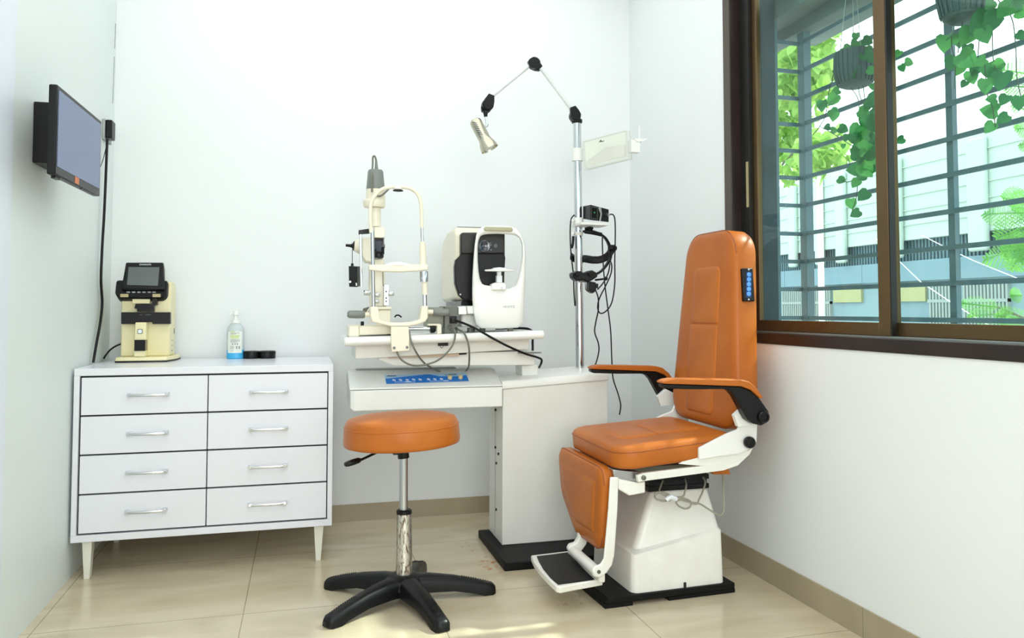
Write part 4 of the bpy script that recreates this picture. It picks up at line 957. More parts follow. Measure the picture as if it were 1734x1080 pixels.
bm = NB(); loft(bm, [[k(590.3, 450.5, -0.04), k(605, 451.5, -0.05), k(605, 486, -0.05), k(591, 485.5, -0.04)], [k(596, 450, 0.03), k(611.5, 451, 0.02), k(611.5, 484, 0.02), k(597, 484, 0.03)]]); bb = obj('battery_box', bm, M['black'], sp_, bev=0.002)
bm = NB(); cyl(bm, k(596.5, 450.5, 0.0), k(596.5, 446, 0.0), 0.006, n=12); tube(bm, [k(596.5, 446, 0.0), k(596.5, 422, 0.01)], 0.0016, 6); obj('plug_lead', bm, M['black'], bb)
bm = NB(); cyl(bm, k(593, 477, -0.043), k(593, 477, -0.052), 0.0045, n=12); obj('switch', bm, M['steel'], bb)
bm = NB(); pprism(bm, [(594 + 8.5, 478.5), (604.5, 479.5), (604.5, 484), (602.5, 483.5)], YC - 0.0525, 0.0015); obj('print', bm, M['whitep'], bb)
bm = NB(); pprism(bm, [(626, 437), (650, 437), (653, 483), (655, 519), (627, 519), (625, 480)], YC + 0.02, 0.05); obj('lower_column', bm, M['cream'], sp_, bev=0.006)
bm = NB(); tube(bm, [k(648, 452, 0.015), k(649, 484, 0.012)], 0.0018, 6); obj('thin_lead', bm, M['cable'], sp_)
bm = NB(); pbox(bm, 650.3, 482, 658.5, 517, YC - 0.01, 0.025); sm = obj('scale_bar', bm, M['steel'], sp_, bev=0.001)
bm = NB()
for v in (493.5, 504.5, 510): cyl(bm, k(654, v, -0.0105), k(654, v, -0.013), 0.004, n=10)
obj('screws', bm, M['ink'], sm)
for u, v, R, L in ((621.5, 495.5, 0.0125, 0.03), (638, 499, 0.011, 0.03), (662, 497, 0.0115, 0.026), (638, 510, 0.009, 0.02)):
    bm = NB(); lathe(bm, [(R * 0.85, -L / 2), (R, -L / 2 + 0.003), (R, L / 2 - 0.003), (R * 0.85, L / 2)], k(u, v, -0.01), (1, 0, 0), 18); obj('adjusting_knob', bm, M['chrome'], sp_)
bm = NB(); pbox(bm, 638, 519.3, 664, 524, YC - 0.03, 0.09); pbox(bm, 640, 524, 662, 552, YC - 0.01, 0.06); obj('pivot_block', bm, M['cream'], sp_, bev=0.004)
bm = NB(); tube(bm, spl([k(627, 520, 0.0), k(621, 530, 0), k(622, 538, 0), k(627, 548, 0)], 5), 0.003, 8); obj('thin_lead', bm, M['cream'], sp_)
bm = NB(); lathe(bm, [(0.018, 0), (0.022, 0.006), (0.014, 0.02)], k(622, 528, 0.04), (-0.3, 0, 1), 16); obj('joystick_boot', bm, M['dgrey'], sp_)
bm = NB(); tube(bm, spl([k(668, 537, 0.02), k(671, 534, 0.02), k(675, 533.6, 0.02), k(680, 537, 0.02)], 5), 0.0035, 8); obj('thin_lead', bm, M['cableb'], sp_)
bm = NB(); cyl(bm, f(692, 556.5, 0.03), f(728, 556, 0.03), 0.0098, n=18); obj('axle', bm, M['chrome'], sp_)
bm = NB(); lathe(bm, [(0.010, 0), (0.0205, 0.004), (0.0205, 0.018), (0.016, 0.026)], f(727.5, 556, 0.03), (1, 0, 0), 24); obj('axle_wheel', bm, M['black'], sp_)

# ---------------------------------------------------------------- grey power unit between the instruments
pu = thing('power_unit', 'olive grey power unit box between slit lamp and autorefractor with socket leads', 'power unit', PY(752, 566, 3.45))
bm = NB(); x0, x1 = PY(724, 545, 3.47).x, PY(751, 545, 3.47).x
box(bm, x0, x1, 3.47, 3.60, tz(x0) + 0.03, PY(738, 520, 3.47).z); obj('side_box', bm, M['lgrey'], pu, bev=0.002)
x1b = PY(775, 545, 3.44).x
bm = NB(); box(bm, x1 + 0.0005, x1b, 3.44, 3.60, tz(x1) + 0.001, PY(765, 518.5, 3.44).z); obj('main_box', bm, M['dgrey'], pu, bev=0.002)
bm = NB(); pprism(bm, [(724, 548), (746, 548), (748, 551), (748, 565), (740, 566), (740, 551.5), (724, 551.5)], 3.442, 0.02); obj('cream_bracket', bm, M['cream'], pu, bev=0.003)
bm = NB(); pbox(bm, 761.5, 535, 773.5, 547.5, 3.434, 0.0055); obj('socket', bm, M['blackg'], pu, bev=0.001)
bm = NB(); pbox(bm, 764, 538, 772, 546, 3.418, 0.0155); obj('plug', bm, M['black'], pu, bev=0.003)
bm = NB(); cyl(bm, PY(761, 553, 3.4395), PY(766, 555, 3.415), 0.009, n=14); obj('connector', bm, M['steel'], pu)
bm = NB(); cyl(bm, PY(772, 556, 3.4395), PY(776, 558, 3.42), 0.006, n=12); obj('connector', bm, M['steel'], pu)
g_ = lambda u, v, y=3.37: PY(u, v, y)
for r_, m_, pts in ((0.0042, 'cable', [(766, 555, 3.415), (770, 560), (770.5, 570), (766, 585), (752, 602), (735, 613), (712, 618.5), (695, 617.5), (681, 610), (674, 600), (672, 594, 3.385)]),
                    (0.0042, 'cable', [(692.5, 560, 3.40), (696, 577), (704, 595), (716, 612, 3.42), (728, 621, 3.48), (738, 626, 3.56), (748, 629.0, 3.645)]),
                    (0.0042, 'cable', [(776, 558, 3.42), (785, 563, 3.37), (791, 575), (794.5, 592), (794.5, 612, 3.42), (793, 622, 3.52), (789, 628.0, 3.63)]),
                    (0.0052, 'cableb', [(770, 542, 3.42), (782, 546, 3.40), (805, 556, 3.36), (835, 573, 3.36), (862, 587, 3.37), (890, 599, 3.40), (910, 605, 3.43), (917, 609, 3.45), (916, 616, 3.47), (913, 622, 3.50)])):
    bm = NB(); tube(bm, spl([g_(*p_) for p_ in pts], 6), r_, 8); obj('lead', bm, M[m_], pu)

# ---------------------------------------------------------------- autorefractor
YA = 3.43
ar = thing('autorefractor', 'white and black autorefractor with oval face frame on the instrument table', 'autorefractor', (0.83, 3.6, tz(0.83)))
e = lambda u, v, dy=0.0: PY(u, v, YA + dy)
outp = [(809, 555.5), (846, 556.5), (880, 554.5), (885.5, 549), (887.5, 520), (889.5, 470), (890.3, 430), (888.5, 410), (882, 395), (873, 385.5), (860, 382.5), (840, 381.8), (822, 382.5), (812, 386), (806.5, 396), (803.5, 415), (801.5, 440), (799.8, 470), (799.5, 500), (801, 528), (804, 546)]
inn = [(820, 482.5), (835, 485), (850, 489.5), (864, 489), (872, 483), (877, 472), (880.5, 455), (883.5, 433), (883.5, 414), (880, 404), (872, 398), (858, 396.5), (840, 396), (824, 396.5), (814.5, 398.5), (810.5, 406), (809, 420), (809, 440), (810.5, 460), (813, 474), (816, 480)]


def resample(pts, n, c):
    """closed polyline -> n points at equal angles about c"""
    P = [Vector((u - c[0], v - c[1])) for u, v in pts]; out_ = []
    for i in range(n):
        th = 2 * PI * i / n; d = Vector((math.cos(th), math.sin(th))); best = 0
        for j in range(len(P)):
            a, b_ = P[j], P[(j + 1) % len(P)]; s_ = b_ - a; den = d.x * s_.y - d.y * s_.x
            if abs(den) < 1e-9: continue
            t = (a.x * s_.y - a.y * s_.x) / den; q_ = (a.x * d.y - a.y * d.x) / den
            if t > 0 and -1e-6 <= q_ <= 1 + 1e-6: best = max(best, t)
        out_.append((c[0] + d.x * best, c[1] + d.y * best))
    return out_


cN = (846, 438); N_ = 72
O_ = resample(outp, N_, cN); I_ = resample(inn, N_, cN)
sc_ = lambda L, s: [(cN[0] + (u - cN[0]) * s, cN[1] + (v - cN[1]) * s) for u, v in L]
mx_ = lambda A_, B_, t: [(a[0] + (b_[0] - a[0]) * t, a[1] + (b_[1] - a[1]) * t) for a, b_ in zip(A_, B_)]
bm = NB()
rings = [[e(u, v, 0.075) for u, v in sc_(I_, 1.0)], [e(u, v, 0.012) for u, v in I_], [e(u, v, 0.003) for u, v in mx_(I_, O_, 0.10)], [e(u, v, -0.004) for u, v in mx_(I_, O_, 0.35)], [e(u, v, -0.004) for u, v in mx_(I_, O_, 0.75)], [e(u, v, 0.004) for u, v in mx_(I_, O_, 0.94)], [e(u, v, 0.018) for u, v in O_], [e(u, v, 0.06) for u, v in O_], [e(u, v, 0.075) for u, v in mx_(I_, O_, 0.92)]]
vr = [[bm.verts.new(p_) for p_ in r_] for r_ in rings + [rings[0]][:0]]
for a, b_ in list(zip(vr, vr[1:])) + [(vr[-1], vr[0])]:
    for i in range(N_): bm.faces.new((a[i], a[(i + 1) % N_], b_[(i + 1) % N_], b_[i]))
ff = obj('face_frame', bm, M['white'], ar, ang=50)
bm = NB(); q = e(843.5, 388, -0.004); w_ = 25 / FP * (q - CAM).dot(FW)
pillow(bm, rect(-w_, w_, -0.010, 0.010, 0.0098), [(0, 0), (0, 0.006), (0.004, 0.009)], axes(q, (1, 0, 0), (0, 0, 1), (0, -1, 0))); obj('forehead_rest', bm, M['tanpad'], ff)
text('lettering', 'HUVITZ', 0.0155, e(862, 519.5, -0.0048), (1, 0, 0), (0, 0, 1), M['greyp'], ff)
bm = NB(); pprism(bm, [(833, 491), (833, 481), (838, 478.5), (854, 478.5), (857, 481), (857, 491)], YA - 0.012, 0.05); cb = obj('chin_rest_base', bm, M['white'], ar, bev=0.004)
bm = NB(); lathe(bm, [(0.005, 0), (0.005, 0.002), (0.0025, 0.002), (0.0025, 0.0005)], e(850, 487.3, -0.0125), (0, -1, 0), 14); obj('screw', bm, M['steel'], cb)
bm = NB(); pbox(bm, 841.5, 466.5, 850.5, 478.3, YA, 0.025); pbox(bm, 842.5, 458, 849, 467, YA + 0.003, 0.018); obj('chin_rest_post', bm, M['lam'], ar, bev=0.001)
bm = NB(); oval(bm, [(0.067, 0), (0.070, 0.004), (0.068, 0.007), (0.04, 0.010), (0.028, 0.016), (0.003, 0.019)], e(846, 459.5), 0.42); obj('chin_rest', bm, M['white'], ar)
# measuring head: white shell with black front
xh0 = PY(771, 500, 3.56).x; xh1 = PY(856, 440, 3.56).x
zt2, zb2 = PY(780, 388, 3.56).z, PY(780, 508, 3.56).z
sec = [(3.56, zb2 + 0.02), (3.575, zb2), (3.90, zb2 - 0.006), (3.935, zb2 + 0.02), (3.945, zt2 - 0.07), (3.90, zt2 - 0.02), (3.78, zt2 + 0.012), (3.60, zt2 + 0.012), (3.56, zt2 - 0.02)]
bm = NB(); loft(bm, [[(x, y, z) for y, z in sec] for x in (xh0, xh1)]); obj('measuring_head', bm, M['cream'], ar, bev=0.018, seg=4)
bm = NB(); pprism(bm, [(780, 432), (780, 397), (783, 393.5), (855, 393.5), (855, 432), (856, 436), (854, 470), (853, 507), (786, 507), (777, 500), (771, 480), (770, 452), (772, 440)], 3.535, 0.04); obj('front_panel', bm, M['black'], ar, bev=0.004)
bm = NB(); pprism(bm, [(780.5, 429.5), (780.5, 397.5), (783.5, 394.5), (855, 394.5), (855.3, 429.5)], 3.515, 0.0195); mh = obj('lens_panel', bm, M['dark'], ar, bev=0.006)
bm = NB(); lathe(bm, [(0.030, 0), (0.028, 0.004), (0.017, 0.004), (0.012, 0.001)], PY(820, 416.5, 3.5148), (0, -1, 0), 30); obj('measuring_lens', bm, M['lens'], mh, label='dark round measuring lens')
bm = NB(); lathe(bm, [(0.011, 0), (0.010, 0.003)], PY(839, 416, 3.5148), (0, -1, 0), 20); obj('side_lens', bm, M['lens'], mh)
for u, v in ((830.5, 411.5), (831.5, 414.5), (831.5, 423), (837, 415)):
    bm = NB(); ball(bm, PY(u, v, 3.514), 0.0022, n=8); obj('light_dot', bm, M['whitep'], mh)
bm = NB(); ball(bm, PY(779.5, 498.5, 3.5345), 0.004, 0.0016, 0.004, 10); obj('screw_cap', bm, M['whitep'], ar)
bm = NB(); loft(bm, [[(x, 3.60 + d1, zt2 + 0.0125), (x, 3.78 + d1, zt2 + 0.0125), (x, 3.78, zt2 + 0.0165), (x, 3.60, zt2 + 0.0165)] for x, d1 in ((xh0 + 0.02, 0), (xh1 - 0.01, 0))]); obj('top_strip', bm, M['grey'], ar)
xb0, xb1 = PY(776, 540, 3.50).x, PY(880, 540, 3.50).x
bm = NB(); box(bm, xb0 + 0.012, xb1, 3.505, 3.86, tz(0.8) + 0.022, PY(790, 531, 3.5).z - 0.001); obj('base_body', bm, M['offw'], ar, bev=0.012, seg=3)
bm = NB(); pprism(bm, [(776.5, 519), (789, 518.5), (790.5, 532), (776.5, 532.5)], 3.435, 0.1); pprism(bm, [(791, 518.5), (806, 518.5), (806, 531), (792, 531.5)], 3.455, 0.1); obj('joystick_cover', bm, M['white'], ar, bev=0.002)
bm = NB(); pbox(bm, 782, 509, 806, 517.5, 3.57, 0.2); obj('head_slide', bm, M['blackg'], ar)
bm = NB(); pbox(bm, 765, 510.5, 781, 518, 3.57, 0.15); obj('head_slide_cover', bm, M['grey'], ar)
for u, y in ((796, 3.53), (817, 3.53), (864, 3.47), (870, 3.80), (800, 3.80)):
    c = PY(u, 560, y); c.z = tz(c.x) - 0.0015; bm = NB(); top = 0.022 if y > 3.5 else PY(u, 555.5, y).z - c.z
    lathe(bm, [(0.014, 0), (0.0135, top)], c, (0, 0, 1), 16); obj('foot', bm, M['dgrey'], ar)
bm = NB(); tube(bm, spl([PY(840, 556, 3.62), PY(870, 555.5, 3.70), PY(890, 556, 3.72), PY(899, 559, 3.74), PY(904, 564, 3.815), PY(902, 575, 3.83), PY(902, 590, 3.83), PY(901, 604, 3.80)], 5), 0.006, 8); obj('lead', bm, M['cableb'], ar)

# ---------------------------------------------------------------- swivel stool
ST = Vector((0.379, 3.035, 0))
stl = thing('swivel_stool', 'round tan leather stool on rusty chrome column and black five star base', 'stool', ST)
R0 = 0.222; tl = Vector((-0.03, 0.02, 1)).normalized(); pc_ = Vector((0.370, 3.035, 0.60))
bm = NB(); lathe(bm, [(R0 * 0.9, -0.014), (R0 * 0.985, -0.008), (R0, 0.004), (R0 * 0.985, 0.05), (R0 * 0.965, 0.072), (R0 * 0.92, 0.088), (R0 * 0.8, 0.096), (R0 * 0.5, 0.102), (0.01, 0.104)], pc_, tl, 64); obj('seat', bm, M['leather'], stl, ang=60)
bm = NB(); pts = [pc_ + tl * 0.060 + (frame(tl)[0] * math.cos(2 * PI * i / 64) + frame(tl)[1] * math.sin(2 * PI * i / 64)) * (R0 * 0.977) for i in range(65)]
tube(bm, pts, 0.0026, 6); obj('seat_piping', bm, M['leatherp'], stl)
bm = NB(); lathe(bm, [(0.06, 0), (0.06, 0.012)], pc_ - tl * 0.027, tl, 24); cyl(bm, (0.376, 3.035, 0.535), (0.372, 3.035, 0.578), 0.022, n=20); pbox(bm, 666, 762, 675, 770, 3.02, 0.03); obj('seat_bracket', bm, M['black'], stl)
bm = NB(); cyl(bm, (0.377, 3.035, 0.33), (0.376, 3.035, 0.5349), 0.0165, n=24); obj('gas_piston', bm, M['steel'], stl)
bm = NB(); lathe(bm, [(0.0295, 0), (0.0295, 0.012), (0.024, 0.016)], (0.379, 3.035, 0.325), (0, 0, 1), 24); obj('collar', bm, M['black'], stl)
bm = NB(); lathe(bm, [(0.031, 0), (0.028, 0.236)], (0.380, 3.035, 0.0885), (0, 0, 1), 28); obj('column', bm, M['rust'], stl, label='chrome column flaking with rust')
s3 = lambda u, v, dy=0.0: PY(u, v, 3.0 + dy)
bm = NB(); tube(bm, [s3(662, 757, 0.02), s3(640, 765, 0), s3(608, 780, -0.03)], 0.005, 8); obj('lever', bm, M['black'], stl)
pa0, pa1 = s3(611, 778, -0.03), s3(583.5, 787, -0.05); pd = (pa1 - pa0); pL_ = pd.length; pd.normalize(); pw_ = Vector((0, 1, 0)) - pd * pd.y; pw_.normalize(); pu_ = pd.cross(pw_)
bm = NB(); loft(bm, [[pa0 + pd * (pL_ * t) + pw_ * (w_ * math.cos(2 * PI * i / 14)) + pu_ * (h_ * math.sin(2 * PI * i / 14)) for i in range(14)] for t, w_, h_ in ((0, 0.006, 0.006), (0.12, 0.013, 0.010), (0.45, 0.019, 0.011), (0.8, 0.019, 0.010), (0.95, 0.014, 0.008), (1.0, 0.007, 0.005))]); obj('lever_paddle', bm, M['black'], stl, ang=60)
bm = NB(); lathe(bm, [(0.075, 0.052), (0.066, 0.085), (0.05, 0.098), (0.034, 0.10)], (ST.x, ST.y, 0), (0, 0, 1), 30); obj('hub', bm, M['black'], stl)
for i in range(5):
    a = math.radians((214, 286, 358, 71, 142)[i]); d = Vector((math.cos(a), math.sin(a), 0)); s_ = Vector((-d.y, d.x, 0)); rings = []
    for t, w2, zt3, zb3 in ((0.03, 0.045, 0.096, 0.030), (0.095, 0.038, 0.092, 0.032), (0.19, 0.032, 0.078, 0.028), (0.275, 0.030, 0.058, 0.012), (0.308, 0.030, 0.048, 0.0005), (0.342, 0.028, 0.040, 0.0005), (0.354, 0.019, 0.029, 0.004)):
        c = ST + d * t
        rings.append([c + s_ * (w2 * x) + Vector((0, 0, zb3 + (zt3 - zb3) * z)) for x, z in ((-1, 0), (-0.95, 0.6), (-0.75, 0.9), (-0.4, 1), (0.4, 1), (0.75, 0.9), (0.95, 0.6), (1, 0), (0.5, 0.0), (-0.5, 0.0))])
    bm = NB(); loft(bm, rings); lg = obj('leg', bm, M['black'], stl, ang=50)
    bm = NB()
    for j in range(12):
        for q_ in (-0.5, -0.17, 0.17, 0.5):
            t = 0.222 + j * 0.0092; zz = 0.0785 - max(0, t - 0.19) / 0.085 * 0.0202 if t < 0.275 else 0.0583 - (t - 0.275) / 0.033 * 0.0102
            c = ST + d * (t + (0.004 if abs(q_) > 0.3 else 0)) + s_ * (0.026 * q_)
            box(bm, c.x - 0.0014, c.x + 0.0014, c.y - 0.0014, c.y + 0.0014, zz - 0.002, zz + 0.0012)
    obj('grip_dots', bm, M['black'], lg)

# ---------------------------------------------------------------- examination chair
ch = thing('examination_chair', 'tan leather examination chair with armrests on a white pedestal beside the window', 'examination chair', (1.4, 2.97, 0))
# floor plate
npt = lambda x: 2.754 + (x - 1.086) * 0.054
bm = NB(); loft(bm, [[(x, y, z) for x, y in ((1.086 + o_, npt(1.086)), (1.639, npt(1.639)), (1.620, 3.215), (1.058 + o_, 3.19))] for z, o_ in ((0.014, 0.0), (0.037, 0.012))]); obj('floor_plate', bm, M['rubber'], ch, bev=0.002)
for xa_, xb_ in ((1.086, 1.199), (1.35, 1.639)):
    bm = NB(); prism(bm, [(xa_, npt(xa_) - 0.0005, 0), (xb_, npt(xb_) - 0.0005, 0), (xb_ - 0.02, 3.2, 0), (xa_ - 0.026, 3.185, 0)], (0, 0, 0.0139)); obj('plate_foot', bm, M['rubber'], ch)
# pedestal cover
lo = [(1.203, 2.772, 0.03), (1.604, 2.794, 0.025), (1.588, 3.19, 0.03), (1.19, 3.17, 0.03)]
hi = [(1.232, 2.818, 0.03), (1.592, 2.801, 0.025), (1.575, 3.16, 0.03), (1.222, 3.15, 0.03)]
tp_ = [(1.312, 2.836, 0.025), (1.568, 2.846, 0.025), (1.556, 3.12, 0.025), (1.30, 3.11, 0.025)]
rg = lambda cor, ins, z: [Vector((p_.x, p_.y, z)) for p_ in rpoly(cor, ins, 6)]
r1, r2 = rg(lo, 0.006, 0.178), rg(hi, 0.0, 0.186)
for i, v in enumerate(r1):
    rt_ = max(0.0, min(1.0, (v.x - 1.22) / 0.3)) if v.y < 2.9 else 0.0
    v.z += 0.06 * rt_; r2[i].z += 0.06 * rt_
bm = NB(); loft(bm, [rg(lo, 0.0, 0.0375), r1, r2, rg(tp_, 0, 0.385), rg(tp_, 0.008, 0.392)]); pcov = obj('pedestal_cover', bm, M['whiteD'], ch, ang=52)
bm = NB(); pbox(bm, 1158.8, 986.5, 1162.2, 996, 2.778, 0.006); obj('slot', bm, M['gap'], pcov)
bm = NB()
for kk in range(4): box(bm, 1.306 + 0.006 * (kk % 2), 1.568 - 0.006 * (kk % 2), 2.85 + 0.006 * (kk % 2), 3.10 - 0.006 * (kk % 2), 0.3925 + kk * 0.0185, 0.411 + kk * 0.0185)
obj('bellows', bm, M['black'], ch)
# carriage under the seat
bm = NB(); box(bm, 1.21, 1.60, 2.80, 3.17, 0.468, 0.502); obj('carriage', bm, M['dgrey'], ch, bev=0.003)
y0 = 2.735
bm = NB(); pprism(bm, [(1048, 811), (1079, 817), (1093, 815), (1093, 834.5), (1066, 839.5), (1048, 829)], y0, 0.06); obj('front_bracket', bm, M['whiteD'], ch, bev=0.005)
bm = NB(); pprism(bm, [(1038, 795), (1082, 799), (1082, 816), (1040, 811)], y0 + 0.015, 0.40); obj('cross_member', bm, M['steel'], ch, bev=0.002)
for dy in (0.0, 0.50):
    bm = NB(); prism(bm, [PY(u, v, 2.715) + Vector((0, dy, 0)) for u, v in ((1079, 805), (1090, 801), (1217, 785.5), (1232, 782), (1250, 775), (1276, 757), (1270, 769), (1250, 788), (1226, 796.5), (1092, 814.5), (1081, 816.5))], (0, 0.018, 0)); rl = obj('link_rail', bm, M['whiteD'], ch, bev=0.002)
    if dy == 0.0:
        bm = NB(); lathe(bm, [(0.009, 0), (0.009, 0.006), (0.005, 0.008)], PY(1089.5, 808.5, 2.7148), (0, -1, 0), 16); obj('bolt', bm, M['dgrey'], rl)
    bm = NB(); prism(bm, [PY(u, v, 2.70) + Vector((0, dy * 1.11, 0)) for u, v in ((1184, 758.5), (1230, 735), (1250, 727), (1262, 700.5), (1283, 718), (1281.5, 748), (1274, 759), (1250, 769), (1220, 772.5), (1184, 778.5))], (0, 0.0145, 0)); sp2 = obj('side_plate', bm, M['white'], ch, bev=0.003)
    bm = NB(); prism(bm, [PY(u, v, 2.7) + Vector((0, dy * 1.11 + 0.0147, 0)) for u, v in ((1152, 786.5), (1169, 776), (1184, 774), (1250, 768), (1274, 757), (1262, 778), (1235, 789), (1190, 790))], (0, 0.006, 0)); obj('lower_plate', bm, M['whiteD'], ch, bev=0.001)
    if dy == 0.0:
        bm = NB(); R = 10.3 / FP * 2.9; lathe(bm, [(R * 0.9, 0), (R, 0.005), (R, 0.018), (R * 0.8, 0.025), (R * 0.4, 0.028), (0.001, 0.0285)], PY(1266.5, 748, 2.6998), (0, -1, 0), 28); obj('recline_knob', bm, M['blackg'], ch, label='black round recline knob')
# seat cushion, front lower than rear
tt_ = math.radians(4.2); fw_ = Vector((-math.cos(tt_), 0, -math.sin(tt_))); un = Vector((-math.sin(tt_), 0, math.cos(tt_)))
YM = 2.985
Ms = axes(Vector((1.612, YM, 0.628)), fw_, (0, 1, 0), un)
bm = NB(); pillow(bm, [(0, -0.265, 0.06), (0.50, -0.285, 0.085), (0.50, 0.285, 0.085), (0, 0.265, 0.06)], [(0.02, -0.086), (0.004, -0.08), (0.0, -0.07), (0.0, -0.024), (0.005, -0.009), (0.014, -0.002), (0.03, 0.002), (0.07, 0.004), (0.12, 0.003)], Ms, 8); seat = obj('seat_cushion', bm, M['leather'], ch, ang=60)
bm = NB(); pillow(bm, [(0.06, -0.12, 0.02), (0.25, -0.125, 0.012), (0.25, 0.125, 0.012), (0.06, 0.12, 0.02)], [(0, 0), (0.0, 0.0035), (0.004, 0.006), (0.012, 0.0085), (0.04, 0.0095)], Ms, 6); obj('seat_panel', bm, M['leatherp'], seat, ang=60)
bm = NB(); pillow(bm, [(0.253, -0.125, 0.012), (0.42, -0.14, 0.03), (0.42, 0.14, 0.03), (0.253, 0.125, 0.012)], [(0, 0), (0.0, 0.0035), (0.004, 0.006), (0.012, 0.0085), (0.04, 0.0095)], Ms, 6); obj('seat_panel', bm, M['leatherp'], seat, ang=60)
bm = NB(); tube(bm, [Ms @ Vector((p_.x, p_.y, -0.021)) for p_ in (rpoly([(0, -0.2655, 0.06), (0.5005, -0.2855, 0.085), (0.5005, 0.2855, 0.085), (0, 0.2655, 0.06)], 0, 8) * 1)], 0.0016, 6); obj('seat_piping', bm, M['seam'], seat)
bm = NB(); pprism(bm, [(1206, 795.5), (1233, 790), (1238, 803.5), (1208, 803.5)], 2.82, 0.3); obj('seat_tail', bm, M['leather'], ch, bev=0.004)
# backrest
lean = math.radians(3.4); ub = Vector((math.sin(lean), 0, math.cos(lean))); nb_ = Vector((-math.cos(lean), 0, math.sin(lean)))
YK = 2.995
Mb = axes(Vector((1.618, YK, 0.628)), (0, 1, 0), ub, nb_)
bo = [(-0.272, 0.0, 0.10), (0.30, 0.0, 0.10), (0.205, 0.805, 0.115), (-0.196, 0.805, 0.115)]
bm = NB(); pillow(bm, bo, [(0.025, -0.105), (0.006, -0.098), (0.0, -0.086), (0.0, -0.016), (0.004, -0.006), (0.012, 0.0), (0.03, 0.004), (0.07, 0.006), (0.12, 0.006)], Mb, 8); bk = obj('backrest', bm, M['leather'], ch, ang=60)
bm = NB(); tube(bm, [Mb @ Vector((p_.x, p_.y, -0.008)) for p_ in rpoly(bo, 0.0008, 8)], 0.0017, 6); obj('backrest_piping', bm, M['seam'], bk)
bx = lambda y, z: (y - YK, (z - 0.628) / math.cos(lean))
for (ya_, za_), (yb_, zb_), r_ in (((2.885, 1.043), (3.108, 1.282), (0.012, 0.012, 0.03, 0.03)), ((2.89, 0.80), (3.125, 1.039), (0.012, 0.012, 0.012, 0.012)), ((2.90, 0.67), (3.13, 0.797), (0.03, 0.03, 0.012, 0.012))):
    a_, b_ = bx(ya_, za_), bx(yb_, zb_)
    bm = NB(); pillow(bm, [(a_[0], a_[1], r_[0]), (b_[0] + 0.004, a_[1], r_[1]), (b_[0], b_[1], r_[2]), (a_[0], b_[1], r_[3])], [(0, 0), (0, 0.0062), (0.003, 0.0085), (0.01, 0.0105), (0.03, 0.0115)], Mb, 6); obj('backrest_panel', bm, M['leatherp'], bk, ang=60)
# button panel on the near flank of the backrest
ys = 2.762; px4 = [PY(u, v, ys) for u, v in ((1258.5, 454), (1277, 454), (1277, 510), (1258.5, 510))]; px4[0].y += 0.014; px4[1].y += 0.014
nrm = (px4[1] - px4[0]).cross(px4[3] - px4[0]).normalized()
if nrm.y > 0: nrm = -nrm
bm = NB(); prism(bm, [p_ - nrm * 0.02 for p_ in px4], nrm * 0.026); bpn = obj('button_panel', bm, M['black'], ch, bev=0.003, label='black button panel')
pq = lambda u, v, h_: PP(u, v, px4[0] + nrm * (0.006 + h_), nrm)
bm = NB(); prism(bm, [pq(1263.5, 460.5, 0.0002), pq(1273.5, 460.5, 0.0002), pq(1272.5, 503.5, 0.0002), pq(1262.5, 503.5, 0.0002)], nrm * 0.0006); obj('key_sheet', bm, M['btnd'], bpn)
for v in (464.8, 473, 481.2, 489.4, 497.6):
    bm = NB(); lathe(bm, [(0.0095, 0), (0.0095, 0.0012), (0.008, 0.002)], pq(1268 - (v - 481) * 0.01, v, 0.0009), nrm, 18); b_ = obj('button', bm, M['btn'], bpn, label='blue push button')
    bm = NB(); torus(bm, pq(1268 - (v - 481) * 0.01, v, 0.0031), nrm, 0.005, 0.0008, 14, 5); obj('button_symbol', bm, M['lblue'], b_)
for v in (456.2, 507): bm = NB(); lathe(bm, [(0.004, 0), (0.003, 0.001)], pq(1268, v, 0.0003), nrm, 10); obj('screw', bm, M['steel'], bpn)
# armrests
for dy in (0.0, 0.735):
    T = lambda u, v, e_: PY(u, v, 2.63) + Vector((0, dy + e_, 0))
    bm = NB(); prism(bm, [T(u, v, 0.006) for u, v in ((1123, 650), (1124, 656), (1130, 658.5), (1180, 659.5), (1228, 659), (1238, 662), (1246, 671), (1254, 686), (1262, 701), (1268, 711), (1278, 718), (1291, 721), (1301, 716), (1306, 706), (1303, 696), (1288, 675), (1272, 661), (1255, 654.5), (1200, 652.5))], (0, 0.040, 0)); af = obj('armrest_frame', bm, M['black'], ch, bev=0.004)
    bm = NB(); prism(bm, [T(u, v, -0.004) for u, v in ((1122.5, 649.5), (1123, 646), (1130, 643), (1142, 641), (1200, 641.5), (1254, 642.5), (1268, 646), (1281, 657), (1292, 673.5), (1287, 674.5), (1272, 660.5), (1255, 654), (1200, 652))], (0, 0.060, 0)); obj('armrest_pad', bm, M['leather'], ch, bev=0.005, seg=3)
    bm = NB(); R = 11 / FP * 2.85; lathe(bm, [(R, 0), (R, 0.008), (R * 0.85, 0.013), (R * 0.55, 0.014), (R * 0.5, 0.010), (0.001, 0.010)], T(1293.5, 706, 0.0058), (0, -1, 0), 28); obj('pivot_knob', bm, M['blackg'], af)
    bm = NB(); prism(bm, [T(u, v, 0.0465 if dy == 0 else -0.02) for u, v in ((1255, 706), (1272, 690), (1292, 700), (1294, 716), (1284, 724), (1262, 726))], (0, 0.024, 0)); obj('armrest_bracket', bm, M['white'], ch, bev=0.002)
